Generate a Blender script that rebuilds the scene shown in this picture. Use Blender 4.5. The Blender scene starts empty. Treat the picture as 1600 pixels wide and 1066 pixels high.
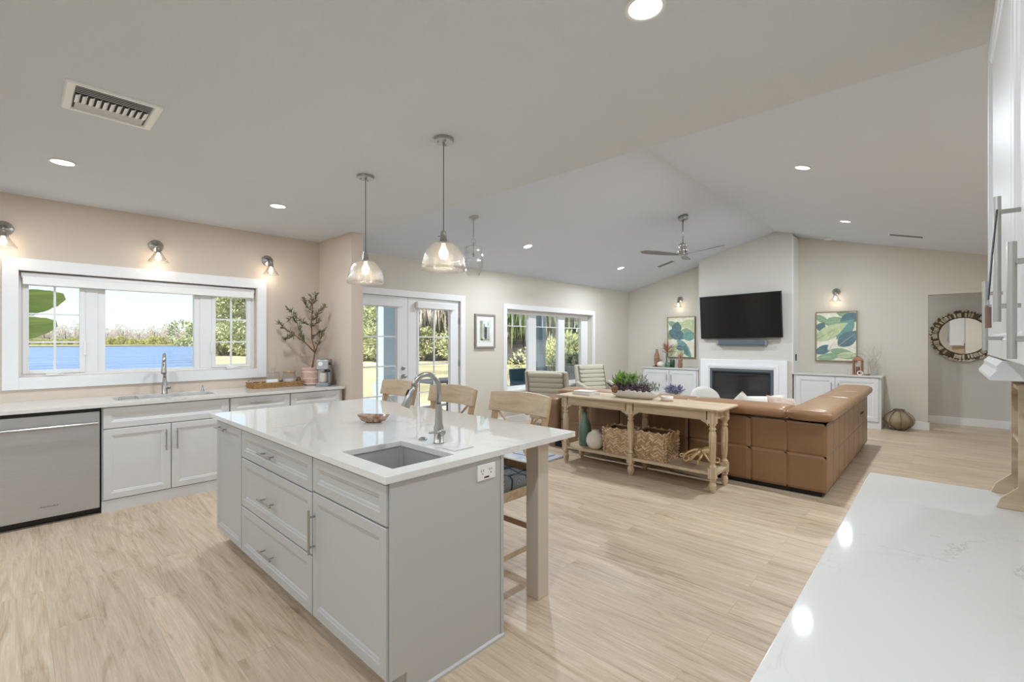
import bpy, bmesh, math, random
from mathutils import Vector, Matrix, Euler
random.seed(7)
C = bpy.context.scene.collection
SC = bpy.context.scene
PI = math.pi
def rad(d): return d*PI/180

# ------------------------------------------------------------------ camera
cd = bpy.data.cameras.new('camera'); cam = bpy.data.objects.new('camera', cd); C.objects.link(cam)
cam.location = (0, 0, 1.456); cam.rotation_euler = (rad(90), 0, rad(-47))
cd.sensor_width = 36; cd.lens = 16.3125; cd.shift_y = 0.0005; cd.clip_start = .02; cd.clip_end = 2000
SC.camera = cam
# ------------------------------------------------------------------ world, sun, exposure
SC.view_settings.view_transform = 'Standard'
SC.view_settings.look = 'None'
SC.view_settings.gamma = 1
SC.view_settings.use_curve_mapping = False
SC.view_settings.exposure = 0.12
SC.cycles.max_bounces = 10; SC.cycles.diffuse_bounces = 6; SC.cycles.glossy_bounces = 4
SC.cycles.transmission_bounces = 8; SC.cycles.transparent_max_bounces = 16
SC.cycles.caustics_reflective = False; SC.cycles.caustics_refractive = False
SC.cycles.sample_clamp_indirect = 4.0
SC.cycles.use_denoising = True
w = bpy.data.worlds.new('world'); SC.world = w; w.use_nodes = True
nt = w.node_tree; nt.nodes.clear()
wo = nt.nodes.new('ShaderNodeOutputWorld'); bg = nt.nodes.new('ShaderNodeBackground')
sky = nt.nodes.new('ShaderNodeTexSky'); sky.sky_type = 'NISHITA'; sky.sun_disc = False
sky.sun_elevation = rad(42); sky.sun_rotation = rad(190); sky.air_density = 1.0; sky.dust_density = .8; sky.ozone_density = 1.2
mixw = nt.nodes.new('ShaderNodeMix'); mixw.data_type = 'RGBA'; mixw.inputs[0].default_value = .7
mulw = nt.nodes.new('ShaderNodeVectorMath'); mulw.operation = 'SCALE'; mulw.inputs['Scale'].default_value = .26
nt.links.new(sky.outputs[0], mulw.inputs[0]); nt.links.new(mulw.outputs[0], mixw.inputs[6])
mixw.inputs[7].default_value = (.68, .82, .98, 1)
nt.links.new(mixw.outputs[2], bg.inputs[0]); bg.inputs[1].default_value = 1.0
nt.links.new(bg.outputs[0], wo.inputs[0])
sd = bpy.data.lights.new('sun', 'SUN'); sun = bpy.data.objects.new('sun', sd); C.objects.link(sun)
sd.energy = 9.0; sd.angle = rad(.6); sd.color = (1, .95, .86)
sun.rotation_euler = Vector((1, .08, -.85)).to_track_quat('-Z', 'Y').to_euler()
def portal(loc, sx, sy, d):
    l = bpy.data.lights.new('portal', 'AREA'); l.shape = 'RECTANGLE'; l.size = sx; l.size_y = sy
    l.cycles.is_portal = True
    o = bpy.data.objects.new('portal', l); C.objects.link(o); o.location = loc
    o.rotation_euler = Vector(d).to_track_quat('-Z', 'Z').to_euler()
portal((.98, 6.06, 1.6), 1.9, .95, (0, -1, 0))
portal((3.87, 5.80, 1.1), 1.9, 2.0, (0, -1, 0))
portal((7.25, 5.82, 1.3), 2.7, 1.45, (0, -1, 0))
portal((-3.3, 2.9, 1.15), 4.4, 2.2, (1, 0, 0))

DOWN_W = 15.5      # each recessed downlight
BULB_W = .9

# ------------------------------------------------------------------ materials
def lin(c):
    return tuple(((x/255)/12.92 if x/255 <= .04045 else ((x/255+.055)/1.055)**2.4) for x in c)
MATS = {}
def mat(name, rgb, rough=.5, metal=0, bump=None, spec=.5, coat=0, emit=None, es=1, alpha=None, trans=0, noise=None, sheen=0, aniso=0):
    if name in MATS: return MATS[name]
    m = bpy.data.materials.new(name); m.use_nodes = True
    n = m.node_tree.nodes; L = m.node_tree.links; p = n['Principled BSDF']
    col = lin(rgb)+(1,)
    p.inputs['Base Color'].default_value = col; p.inputs['Roughness'].default_value = rough
    p.inputs['Metallic'].default_value = metal; p.inputs['Specular IOR Level'].default_value = spec
    p.inputs['Coat Weight'].default_value = coat; p.inputs['Transmission Weight'].default_value = trans
    if sheen: p.inputs['Sheen Weight'].default_value = sheen
    if aniso: p.inputs['Anisotropic'].default_value = aniso
    if emit is not None:
        p.inputs['Emission Color'].default_value = lin(emit)+(1,); p.inputs['Emission Strength'].default_value = es
    if noise or bump:
        tc = n.new('ShaderNodeTexCoord')
        if noise:   # (scale vec, amount, rgb2, detail)
            mp = n.new('ShaderNodeMapping'); mp.inputs['Scale'].default_value = noise[0]
            nz = n.new('ShaderNodeTexNoise'); nz.inputs['Scale'].default_value = 1; nz.inputs['Detail'].default_value = 6
            nz.inputs['Distortion'].default_value = noise[3] if len(noise) > 3 else 0
            cr = n.new('ShaderNodeValToRGB'); cr.color_ramp.elements[0].position = .5-noise[1]; cr.color_ramp.elements[1].position = .5+noise[1]
            cr.color_ramp.elements[0].color = col; cr.color_ramp.elements[1].color = lin(noise[2])+(1,)
            L.new(tc.outputs['Object'], mp.inputs[0]); L.new(mp.outputs[0], nz.inputs[0]); L.new(nz.outputs[0], cr.inputs[0])
            L.new(cr.outputs[0], p.inputs['Base Color'])
        if bump:    # (scale, strength, distance)
            nb = n.new('ShaderNodeTexNoise'); nb.inputs['Scale'].default_value = bump[0]; nb.inputs['Detail'].default_value = 3
            bp = n.new('ShaderNodeBump'); bp.inputs['Strength'].default_value = bump[1]; bp.inputs['Distance'].default_value = bump[2]
            L.new(tc.outputs['Object'], nb.inputs[0]); L.new(nb.outputs[0], bp.inputs['Height']); L.new(bp.outputs[0], p.inputs['Normal'])
    MATS[name] = m
    return m

def glassmat(name, tint=(255, 255, 255), gloss=.5, rough=.02, base=.04, bumpy=False, milk=0):
    # thin clear glass: straight-through transmission plus a fresnel-weighted reflection
    m = bpy.data.materials.new(name); m.use_nodes = True; n = m.node_tree.nodes; L = m.node_tree.links; n.clear()
    o = n.new('ShaderNodeOutputMaterial'); t = n.new('ShaderNodeBsdfTransparent'); g = n.new('ShaderNodeBsdfGlossy')
    mx = n.new('ShaderNodeMixShader'); f = n.new('ShaderNodeLayerWeight'); f.inputs[0].default_value = gloss
    mr = n.new('ShaderNodeMapRange'); mr.inputs[3].default_value = base; mr.inputs[4].default_value = .85
    t.inputs[0].default_value = lin(tint)+(1,); g.inputs['Roughness'].default_value = rough
    L.new(f.outputs['Facing'], mr.inputs[0]); L.new(mr.outputs[0], mx.inputs[0]); L.new(t.outputs[0], mx.inputs[1]); L.new(g.outputs[0], mx.inputs[2])
    if bumpy:
        tc = n.new('ShaderNodeTexCoord'); v = n.new('ShaderNodeTexVoronoi'); v.inputs['Scale'].default_value = 90
        b = n.new('ShaderNodeBump'); b.inputs['Strength'].default_value = .6; b.inputs['Distance'].default_value = .004
        L.new(tc.outputs['Object'], v.inputs[0]); L.new(v.outputs['Distance'], b.inputs['Height']); L.new(b.outputs[0], g.inputs['Normal']); L.new(b.outputs[0], f.inputs['Normal'])
    if milk:      # seeds and bubbles scatter some of the lamp's light
        d1 = n.new('ShaderNodeBsdfDiffuse'); d2 = n.new('ShaderNodeBsdfTranslucent'); m1 = n.new('ShaderNodeMixShader'); m2 = n.new('ShaderNodeMixShader'); m2.inputs[0].default_value = milk
        L.new(d1.outputs[0], m1.inputs[1]); L.new(d2.outputs[0], m1.inputs[2]); L.new(mx.outputs[0], m2.inputs[1]); L.new(m1.outputs[0], m2.inputs[2]); L.new(m2.outputs[0], o.inputs[0])
    else: L.new(mx.outputs[0], o.inputs[0])
    MATS[name] = m
    return m

M = {}
M['peach'] = mat('peach wall paint', (212, 198, 184), .85, bump=(220, .15, .002))
M['beige'] = mat('beige wall paint', (212, 206, 194), .85, bump=(220, .15, .002))
M['greige'] = mat('pale greige paint', (208, 204, 196), .8, bump=(220, .12, .002))
M['ceil'] = mat('ceiling paint', (212, 215, 218), .9, bump=(75, .55, .006))
M['ceil2'] = mat('smooth ceiling paint', (214, 219, 226), .9, bump=(90, .1, .002))
M['trim'] = mat('white trim paint', (236, 236, 236), .35)
M['cab'] = mat('white cabinet paint', (216, 216, 216), .45)
M['icab'] = mat('light grey cabinet paint', (188, 187, 185), .38)
M['postm'] = mat('warm greige paint', (203, 192, 178), .5)
M['dark'] = mat('dark recess', (18, 17, 16), .7)
M['black'] = mat('black plastic', (14, 14, 15), .35)
M['nickel'] = mat('brushed nickel', (180, 178, 174), .3, .95)
M['steel'] = mat('stainless steel', (200, 201, 203), .34, .72, noise=((3, 3, 300), .3, (186, 187, 188)))
M['sinksteel'] = mat('sink steel', (206, 204, 202), .38, .55)
M['chrome'] = mat('chrome', (215, 215, 215), .1, 1)
M['white'] = mat('white plastic', (238, 238, 236), .4)
M['glass'] = glassmat('window glass', gloss=.25, base=.03)
M['cglass'] = glassmat('clear shade glass', gloss=.22, base=.02); M['urn'] = glassmat('clear urn glass', gloss=.45, base=.06)
M['seed'] = glassmat('seeded dome glass', (252, 250, 246), gloss=.5, rough=.12, base=.06, bumpy=True, milk=.13)
M['bulb'] = mat('warm bulb', (255, 236, 205), .3, emit=(255, 224, 180), es=8)
M['lens'] = mat('downlight lens', (255, 255, 250), .3, emit=(255, 250, 240), es=4)

def veined(name, base, vein, sc=2.2, rough=.1):
    m = bpy.data.materials.new(name); m.use_nodes = True; n = m.node_tree.nodes; L = m.node_tree.links; p = n['Principled BSDF']
    tc = n.new('ShaderNodeTexCoord'); nz = n.new('ShaderNodeTexNoise'); nz.inputs['Scale'].default_value = sc; nz.inputs['Detail'].default_value = 8; nz.inputs['Distortion'].default_value = 1.6; nz.inputs['Roughness'].default_value = .62
    n2 = n.new('ShaderNodeTexNoise'); n2.inputs['Scale'].default_value = sc*.8; n2.inputs['Detail'].default_value = 3
    a = n.new('ShaderNodeMath'); a.operation = 'SUBTRACT'; a.inputs[1].default_value = .5
    b = n.new('ShaderNodeMath'); b.operation = 'ABSOLUTE'
    c = n.new('ShaderNodeMapRange'); c.inputs[1].default_value = 0; c.inputs[2].default_value = .013; c.inputs[3].default_value = 1; c.inputs[4].default_value = 0
    d = n.new('ShaderNodeMapRange'); d.inputs[1].default_value = .48; d.inputs[2].default_value = .68
    e = n.new('ShaderNodeMath'); e.operation = 'MULTIPLY'
    mx = n.new('ShaderNodeMix'); mx.data_type = 'RGBA'; mx.inputs[6].default_value = lin(base)+(1,); mx.inputs[7].default_value = lin(vein)+(1,)
    L.new(tc.outputs['Object'], nz.inputs[0]); L.new(tc.outputs['Object'], n2.inputs[0]); L.new(nz.outputs[0], a.inputs[0]); L.new(a.outputs[0], b.inputs[0]); L.new(b.outputs[0], c.inputs[0])
    L.new(n2.outputs[0], d.inputs[0]); L.new(c.outputs[0], e.inputs[0]); L.new(d.outputs[0], e.inputs[1]); L.new(e.outputs[0], mx.inputs[0])
    L.new(mx.outputs[2], p.inputs['Base Color']); p.inputs['Roughness'].default_value = rough
    return m
M['quartz'] = veined('white quartz', (226, 225, 221), (196, 193, 188), rough=.04)

def floormat():
    m = bpy.data.materials.new('pale oak planks'); m.use_nodes = True; n = m.node_tree.nodes; L = m.node_tree.links; p = n['Principled BSDF']
    tc = n.new('ShaderNodeTexCoord'); sp = n.new('ShaderNodeSeparateXYZ'); cb = n.new('ShaderNodeCombineXYZ')
    L.new(tc.outputs['Object'], sp.inputs[0]); L.new(sp.outputs[1], cb.inputs[0]); L.new(sp.outputs[0], cb.inputs[1])
    br = n.new('ShaderNodeTexBrick'); br.inputs['Scale'].default_value = 1; br.inputs['Brick Width'].default_value = 1.5; br.inputs['Row Height'].default_value = .19
    br.inputs['Mortar Size'].default_value = .0012; br.inputs['Mortar Smooth'].default_value = .3; br.offset = .37
    br.inputs['Color1'].default_value = (0, 0, 0, 1); br.inputs['Color2'].default_value = (1, 1, 1, 1); br.inputs['Mortar'].default_value = (.5, .5, .5, 1)
    L.new(cb.outputs[0], br.inputs[0])
    # per-plank offset of the grain
    off = n.new('ShaderNodeVectorMath'); off.operation = 'SCALE'; off.inputs['Scale'].default_value = 7.3
    L.new(br.outputs[0], off.inputs[0])
    ad = n.new('ShaderNodeVectorMath'); ad.operation = 'ADD'; L.new(cb.outputs[0], ad.inputs[0]); L.new(off.outputs[0], ad.inputs[1])
    mp = n.new('ShaderNodeMapping'); mp.inputs['Scale'].default_value = (.9, 9, 1); L.new(ad.outputs[0], mp.inputs[0])
    g1 = n.new('ShaderNodeTexNoise'); g1.inputs['Scale'].default_value = 1.3; g1.inputs['Detail'].default_value = 7; g1.inputs['Roughness'].default_value = .68; g1.inputs['Distortion'].default_value = 1.8
    L.new(mp.outputs[0], g1.inputs[0])
    mp2 = n.new('ShaderNodeMapping'); mp2.inputs['Scale'].default_value = (5, 130, 1); L.new(ad.outputs[0], mp2.inputs[0])
    g2 = n.new('ShaderNodeTexNoise'); g2.inputs['Scale'].default_value = 1; g2.inputs['Detail'].default_value = 4; L.new(mp2.outputs[0], g2.inputs[0])
    cr = n.new('ShaderNodeValToRGB'); e = cr.color_ramp.elements
    e[0].position = .30; e[0].color = lin((166, 141, 114))+(1,); e[1].position = .66; e[1].color = lin((209, 191, 168))+(1,)
    q = cr.color_ramp.elements.new(.46); q.color = lin((195, 174, 149))+(1,)
    L.new(g1.outputs[0], cr.inputs[0])
    m2 = n.new('ShaderNodeMix'); m2.data_type = 'RGBA'; m2.blend_type = 'MULTIPLY'; m2.inputs[0].default_value = .42
    L.new(cr.outputs[0], m2.inputs[6]); L.new(g2.outputs['Fac'], m2.inputs[7])
    hs = n.new('ShaderNodeHueSaturation'); mr = n.new('ShaderNodeMapRange'); mr.inputs[3].default_value = 1.17; mr.inputs[4].default_value = 1.36
    L.new(br.outputs[0], mr.inputs[0]); L.new(mr.outputs[0], hs.inputs['Value']); L.new(m2.outputs[2], hs.inputs['Color'])
    m3 = n.new('ShaderNodeMix'); m3.data_type = 'RGBA'; m3.inputs[7].default_value = lin((150, 125, 100))+(1,)
    ms = n.new('ShaderNodeMath'); ms.operation = 'MULTIPLY'; ms.inputs[1].default_value = .4; L.new(br.outputs['Fac'], ms.inputs[0])
    L.new(ms.outputs[0], m3.inputs[0]); L.new(hs.outputs[0], m3.inputs[6]); L.new(m3.outputs[2], p.inputs['Base Color'])
    p.inputs['Roughness'].default_value = .42; p.inputs['Specular IOR Level'].default_value = .4
    b = n.new('ShaderNodeBump'); b.inputs['Strength'].default_value = .08; b.inputs['Distance'].default_value = .002
    L.new(g2.outputs[0], b.inputs['Height']); L.new(b.outputs[0], p.inputs['Normal'])
    return m
M['floor'] = floormat()
def wood(name, a, b, sc=(3, 30, 30), rough=.5, amt=.22, dist=.6):
    return mat(name, a, rough, noise=(sc, amt, b, dist))
M['pine'] = wood('whitewashed pine', (172, 148, 118), (212, 194, 166), (22, 2.2, 22), .6)
M['pinev'] = wood('whitewashed turned pine', (176, 150, 116), (224, 205, 176), (30, 30, 4), .6)
M['stoolw'] = wood('honey stool wood', (178, 152, 122), (208, 186, 158), (20, 3, 20), .42)
M['stoolv'] = wood('honey stool wood upright', (166, 136, 102), (198, 170, 134), (22, 22, 3), .42)
M['bowlw'] = wood('marbled wood', (120, 82, 62), (196, 168, 150), (9, 22, 16), .25, .15, 1.5)
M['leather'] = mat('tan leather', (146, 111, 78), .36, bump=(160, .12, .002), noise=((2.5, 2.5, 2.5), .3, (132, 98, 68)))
M['leather_lit'] = mat('tan leather lit top', (160, 124, 90), .33, bump=(160, .12, .002), noise=((2.5, 2.5, 2.5), .3, (146, 110, 78)))  # paler copy of the leather: light on the upper parts put into colour
M['bluecush'] = None
M['fabric'] = mat('oatmeal fabric', (190, 184, 166), .9, bump=(300, .3, .002))
M['fabricw'] = mat('white boucle', (226, 223, 214), .95, bump=(120, .5, .004))
M['piping'] = mat('grey piping', (128, 124, 108), .9)
M['rug'] = mat('pale blue rug', (176, 186, 200), .98, noise=((6, 6, 6), .12, (206, 208, 210)), bump=(200, .6, .004))
M['rugd'] = mat('slate rug line', (88, 96, 110), .98)
M['screen'] = mat('black screen', (6, 6, 7), .12, spec=.5)
M['iron'] = mat('charcoal iron', (52, 54, 58), .45, .3)
M['ironl'] = mat('grey iron', (108, 112, 118), .4, .5)
M['seag'] = mat('seagrass', (206, 178, 142), .8, noise=((40, 40, 40), .25, (160, 126, 90)))
M['seagd'] = mat('seagrass dark', (108, 78, 50), .9)
M['rattan'] = mat('rattan', (186, 148, 98), .7, noise=((60, 60, 60), .2, (140, 102, 62)))
M['greeng'] = mat('green glaze', (70, 110, 86), .22, noise=((7, 7, 3), .2, (128, 150, 138)))
M['gold'] = mat('antique gold', (214, 188, 140), .4, .5)
M['ceramic'] = mat('off white ceramic', (222, 214, 202), .45, bump=(60, .3, .003))
M['pinkpot'] = mat('blush ceramic', (214, 178, 162), .5)
M['bark'] = mat('olive bark', (138, 104, 74), .9)
M['olive'] = mat('olive leaf', (88, 92, 60), .6, noise=((20, 20, 20), .2, (120, 122, 88)))
M['leafg'] = mat('bright leaf', (168, 200, 104), .5, noise=((12, 12, 12), .2, (112, 156, 70)))
M['leafp'] = mat('plum leaf', (84, 52, 66), .5, noise=((18, 18, 18), .2, (130, 120, 132)))
M['leafb'] = mat('grey green leaf', (150, 156, 146), .6)
M['violet'] = mat('violet petals', (132, 134, 164), .6)
M['brownv'] = mat('brown ribbed clay', (168, 130, 104), .6, noise=((4, 4, 50), .12, (130, 92, 72)))
M['tealg'] = mat('green glass', (96, 132, 108), .2)
M['redleaf'] = mat('rust fronds', (168, 110, 86), .7)
M['copper'] = mat('copper lantern', (168, 120, 92), .35, .7)
M['twig'] = mat('whitewashed twig', (200, 190, 178), .8)
M['drift'] = mat('driftwood', (176, 162, 142), .85, noise=((14, 14, 14), .25, (196, 186, 168)))
M['driftd'] = mat('driftwood dark', (104, 86, 68), .85)
M['mirror'] = mat('mirror glass', (232, 228, 222), .02, 1)
M['orb'] = mat('dried jute', (146, 132, 104), .8, bump=(80, .5, .004))
M['orbd'] = mat('brown cane', (116, 96, 68), .8)
M['frameg'] = mat('grey wood frame', (142, 137, 128), .6)
M['goldf'] = mat('champagne frame', (150, 134, 104), .4, .4)
M['paper'] = mat('paper', (232, 231, 226), .8)
M['page'] = mat('page edge', (222, 216, 204), .8)
def flat(name, rgb, r=.8): return mat('paint '+name, rgb, r, noise=((9, 9, 9), .25, tuple(min(255, int(c*1.14+8)) for c in rgb), .8))

# ------------------------------------------------------------------ mesh builder
class MB:
    def __init__(s): s.v = []; s.f = []; s.m = []
    def add(s, vs, fs, mi=0):
        o = len(s.v); s.v += [tuple(v) for v in vs]; s.f += [tuple(i+o for i in f) for f in fs]; s.m += [mi]*len(fs); return s
    def box(s, x0, x1, y0, y1, z0, z1, mi=0):
        return s.add([(x0, y0, z0), (x1, y0, z0), (x1, y1, z0), (x0, y1, z0), (x0, y0, z1), (x1, y0, z1), (x1, y1, z1), (x0, y1, z1)],
                     [(0, 3, 2, 1), (4, 5, 6, 7), (0, 1, 5, 4), (1, 2, 6, 5), (2, 3, 7, 6), (3, 0, 4, 7)], mi)
    def cbox(s, c, d, mi=0): return s.box(c[0]-d[0]/2, c[0]+d[0]/2, c[1]-d[1]/2, c[1]+d[1]/2, c[2]-d[2]/2, c[2]+d[2]/2, mi)
    def obox(s, c, ax, ay, az, mi=0):   # oriented box: half-axis vectors
        c = Vector(c); ax = Vector(ax); ay = Vector(ay); az = Vector(az); vs = []
        for k in (-1, 1):
            for (i, j) in ((-1, -1), (1, -1), (1, 1), (-1, 1)): vs.append(c+ax*i+ay*j+az*k)
        return s.add(vs, [(0, 3, 2, 1), (4, 5, 6, 7), (0, 1, 5, 4), (1, 2, 6, 5), (2, 3, 7, 6), (3, 0, 4, 7)], mi)
    def poly(s, pts, mi=0): return s.add(pts, [tuple(range(len(pts)))], mi)
    def prism(s, pts, d, mi=0):          # polygon pts swept by vector d
        n = len(pts); d = Vector(d); P = [Vector(p) for p in pts]
        return s.add(P+[p+d for p in P], [tuple(range(n))[::-1], tuple(range(n, 2*n))]+[(i, (i+1) % n, (i+1) % n+n, i+n) for i in range(n)], mi)
    def rings(s, R, cap=True, close=False, mi=0):
        n = len(R[0]); vs = [p for r in R for p in r]; fs = []
        k = len(R)
        for i in range(k if close else k-1):
            for j in range(n):
                fs.append((i*n+j, i*n+(j+1) % n, ((i+1) % k)*n+(j+1) % n, ((i+1) % k)*n+j))
        if cap and not close: fs += [tuple(range(n))[::-1], tuple(range((k-1)*n, k*n))]
        return s.add(vs, fs, mi)
    def lathe(s, prof, c=(0, 0, 0), n=28, cap=True, mi=0, axis='z', sx=1, sy=1):
        R = []
        for r, z in prof:
            ring = []
            for i in range(n):
                a = 2*PI*i/n; p = (r*math.cos(a)*sx, r*math.sin(a)*sy, z)
                if axis == 'x': p = (p[2], p[0], p[1])
                if axis == 'y': p = (p[0], p[2], p[1])
                ring.append((c[0]+p[0], c[1]+p[1], c[2]+p[2]))
            R.append(ring)
        return s.rings(R, cap, mi=mi)
    def tube(s, pts, r, n=8, mi=0, cap=True, close=False):
        P = [Vector(p) for p in pts]; R = []; up = None; k = len(P)
        for i, p in enumerate(P):
            if close: t = P[(i+1) % k]-P[i-1]
            else: t = P[min(i+1, k-1)]-P[max(i-1, 0)]
            t.normalize()
            if up is None:
                up = Vector((0, 0, 1)) if abs(t.z) < .9 else Vector((1, 0, 0))
            a = t.cross(up); a.normalize(); b = a.cross(t); b.normalize(); up = b
            rr = r[i] if isinstance(r, (list, tuple)) else r
            R.append([p+a*rr*math.cos(2*PI*j/n)+b*rr*math.sin(2*PI*j/n) for j in range(n)])
        return s.rings(R, cap, close, mi)
    def sweep(s, pts, wv, dv, mi=0):      # rectangular section: half vector wv fixed, dv fixed
        R = []
        for i, p in enumerate(pts):
            p = Vector(p); a = Vector(wv[i] if isinstance(wv, list) else wv); b = Vector(dv[i] if isinstance(dv, list) else dv)
            R.append([p-a-b, p+a-b, p+a+b, p-a+b])
        return s.rings(R, mi=mi)
    def soft(s, c, d, e=.35, nu=20, nv=12, mi=0, rot=None):   # superellipsoid, d = full sizes
        c = Vector(c); R = []
        def pw(x, q): return math.copysign(abs(x)**q, x)
        for i in range(nv+1):
            ph = -PI/2+PI*i/nv; ring = []
            cp = max(abs(math.cos(ph)), 1e-4)
            for j in range(nu):
                th = 2*PI*j/nu
                p = Vector((d[0]/2*cp**e*pw(math.cos(th), e), d[1]/2*cp**e*pw(math.sin(th), e), d[2]/2*pw(math.sin(ph), e)))
                if rot: p = rot @ p
                ring.append(c+p)
            R.append(ring)
        return s.rings(R, True, mi=mi)
    def leaf(s, p, d, l, wd, nrm=None, mi=0, fold=.15):
        p = Vector(p); d = Vector(d).normalized(); nrm = Vector(nrm) if nrm else Vector((random.uniform(-1, 1), random.uniform(-1, 1), random.uniform(-.2, 1)))
        a = d.cross(nrm)
        if a.length < 1e-3: a = d.cross(Vector((1, .3, .2)))
        a.normalize(); u = a.cross(d)
        q = p+d*l*.45
        s.add([p, q+a*wd/2+u*wd*fold, p+d*l, q-a*wd/2+u*wd*fold, q], [(0, 1, 4), (1, 2, 4), (0, 4, 3), (4, 2, 3)], mi); return s
    def xf(s, M4, i0=0):
        for i in range(i0, len(s.v)): s.v[i] = tuple(M4 @ Vector(s.v[i]))
        return s

def thing(name, label, cat, loc=(0, 0, 0), rz=0, group=None):
    o = bpy.data.objects.new(name, None); C.objects.link(o); o.empty_display_size = .1
    o.location = loc; o.rotation_euler = (0, 0, rz); o['label'] = label; o['category'] = cat
    if group: o['group'] = group
    return o
def obj(name, mb, m, parent=None, bevel=0, smooth=False, world=False, label=None, cat=None, group=None, kind=None, sub=0, seg=2, shade=None):
    v = mb.v
    if parent is None:
        xs = [p[0] for p in v]; ys = [p[1] for p in v]; zs = [p[2] for p in v]
        c = ((min(xs)+max(xs))/2, (min(ys)+max(ys))/2, min(zs))
    elif world:
        c = [0, 0, 0]; q = parent
        while q: c = [c[i]+q.location[i] for i in range(3)]; q = q.parent
    else: c = (0, 0, 0)
    me = bpy.data.meshes.new(name)
    me.from_pydata([(p[0]-c[0], p[1]-c[1], p[2]-c[2]) for p in v], [], mb.f)
    ml = m if isinstance(m, (list, tuple)) else [m]
    for x in ml: me.materials.append(x)
    if len(ml) > 1: me.polygons.foreach_set('material_index', mb.m)
    bm = bmesh.new(); bm.from_mesh(me)
    if not name.startswith(('crown', 'foliage', 'leaves')): bmesh.ops.recalc_face_normals(bm, faces=bm.faces)
    bm.to_mesh(me); bm.free()
    if smooth: me.polygons.foreach_set('use_smooth', [True]*len(me.polygons))
    me.update()
    o = bpy.data.objects.new(name, me); C.objects.link(o)
    if parent is not None: o.parent = parent
    else: o.location = c
    if bevel:
        b = o.modifiers.new('bevel', 'BEVEL'); b.width = bevel; b.segments = seg; b.limit_method = 'ANGLE'; b.angle_limit = rad(40)
        if smooth is None: pass
    if sub:
        q = o.modifiers.new('subsurf', 'SUBSURF'); q.levels = sub; q.render_levels = sub
    if label: o['label'] = label
    if cat: o['category'] = cat
    if group: o['group'] = group
    if kind: o['kind'] = kind
    return o
def struct(name, mb, m, **k): return obj(name, mb, m, kind='structure', **k)
def dup(root, loc, rz=0, label=None, group=None, scale=None):
    def cp(o, par):
        c = o.copy(); C.objects.link(c)
        if par is not None: c.parent = par
        for ch in list(o.children): cp(ch, c)
        return c
    r = cp(root, None); r.location = loc; r.rotation_euler = (0, 0, rz)
    if scale: r.scale = scale
    if label: r['label'] = label
    if group: r['group'] = group
    return r

# ================================================================== THE SHELL
ZC = 2.738; YW = 5.92; YP = 5.64; XFW = 10.21; XCH = 9.75; RY = 2.32; RZ = 3.52; SL = .262
def vz(y): return RZ-SL*abs(y-RY)
struct('floor', MB().box(-3.4, 12.0, -1.4, 6.1, -.12, 0), M['floor'])
struct('ceiling', MB().box(-3.4, 2.85, -1.4, 6.12, ZC, ZC+.12), M['ceil'])
# vaulted part and the header where it meets the flat ceiling
mb = MB(); t = .1
mb.prism([(2.85, RY, RZ), (2.85, 5.84, vz(5.84)), (2.85, 5.84, vz(5.84)+t), (2.85, RY, RZ+t)], (9.2, 0, 0))
mb.prism([(2.85, -1.4, vz(-1.4)), (2.85, RY, RZ), (2.85, RY, RZ+t), (2.85, -1.4, vz(-1.4)+t)], (9.2, 0, 0))
struct('ceiling', mb, M['ceil2'])
mb = MB()
mb.prism([(2.851, -.66, ZC+.002), (2.851, 5.30, ZC+.002), (2.851, RY, RZ+.05)], (.01, 0, 0))
mb.prism([(2.842, 5.31, ZC+.01), (2.842, 5.639, vz(5.64)), (2.842, 5.639, ZC+.01)], (.008, 0, 0))
struct('trim_header', mb, M['ceil2'])

def wall_with_holes(axis, pos, th, a0, a1, z0, z1, holes):
    """axis 'y': wall plane y=pos..pos+th along x ; axis 'x': plane x=pos..pos+th along y"""
    mb = MB(); cuts = sorted(set([a0, a1]+[h[0] for h in holes]+[h[1] for h in holes]))
    for i in range(len(cuts)-1):
        p, q = cuts[i], cuts[i+1]; hs = [h for h in holes if h[0] <= p+1e-6 and h[1] >= q-1e-6]
        segs = [(z0, z1)]
        for h in hs:
            ns = []
            for (a, b) in segs:
                if h[2] > a: ns.append((a, h[2]))
                if h[3] < b: ns.append((h[3], b))
            segs = ns
        for (a, b) in segs:
            if axis == 'y': mb.box(p, q, pos, pos+th, a, b)
            else: mb.box(pos, pos+th, p, q, a, b)
    return mb
KO = (.024, 1.936, 1.14, 2.08)     # kitchen window opening
DO = (2.905, 4.838, 0, 2.095)      # french doors opening
PO = (5.90, 8.62, .58, 2.035)      # patio window opening
struct('wall_kitchen', wall_with_holes('y', YW, .2, -3.4, 2.69, 0, ZC, [KO]), M['peach'])
struct('wall_stub', MB().box(2.69, 2.84, 5.08, 6.12, 0, ZC), M['peach'])
struct('wall_patio', wall_with_holes('y', YP, .2, 2.84, XFW+.2, 0, vz(5.64)+.06, [DO, PO]), M['beige'])
mb = MB()   # fireplace wall, gabled, with the hall opening
zt = lambda y: vz(y)+.04
mb.prism([(XFW, .2, 0), (XFW, 5.64, 0), (XFW, 5.64, zt(5.64)), (XFW, RY, zt(RY)), (XFW, .2, zt(.2))], (.2, 0, 0))
mb.prism([(XFW, -.8, 2.22), (XFW, .2, 2.22), (XFW, .2, zt(.2)), (XFW, -.8, zt(-.8))], (.2, 0, 0))
mb.prism([(XFW, -1.4, 0), (XFW, -.8, 0), (XFW, -.8, zt(-.8)), (XFW, -1.4, zt(-1.4))], (.2, 0, 0))
struct('wall_fireplace', mb, M['beige'])
struct('wall_chimney', MB().prism([(XCH, 2.05, 0), (XCH, 3.755, 0), (XCH, 3.755, vz(3.755)+.03), (XCH, RY, RZ+.03), (XCH, 2.05, vz(2.05)+.03)], (XFW-XCH, 0, 0)), M['greige'])
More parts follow.
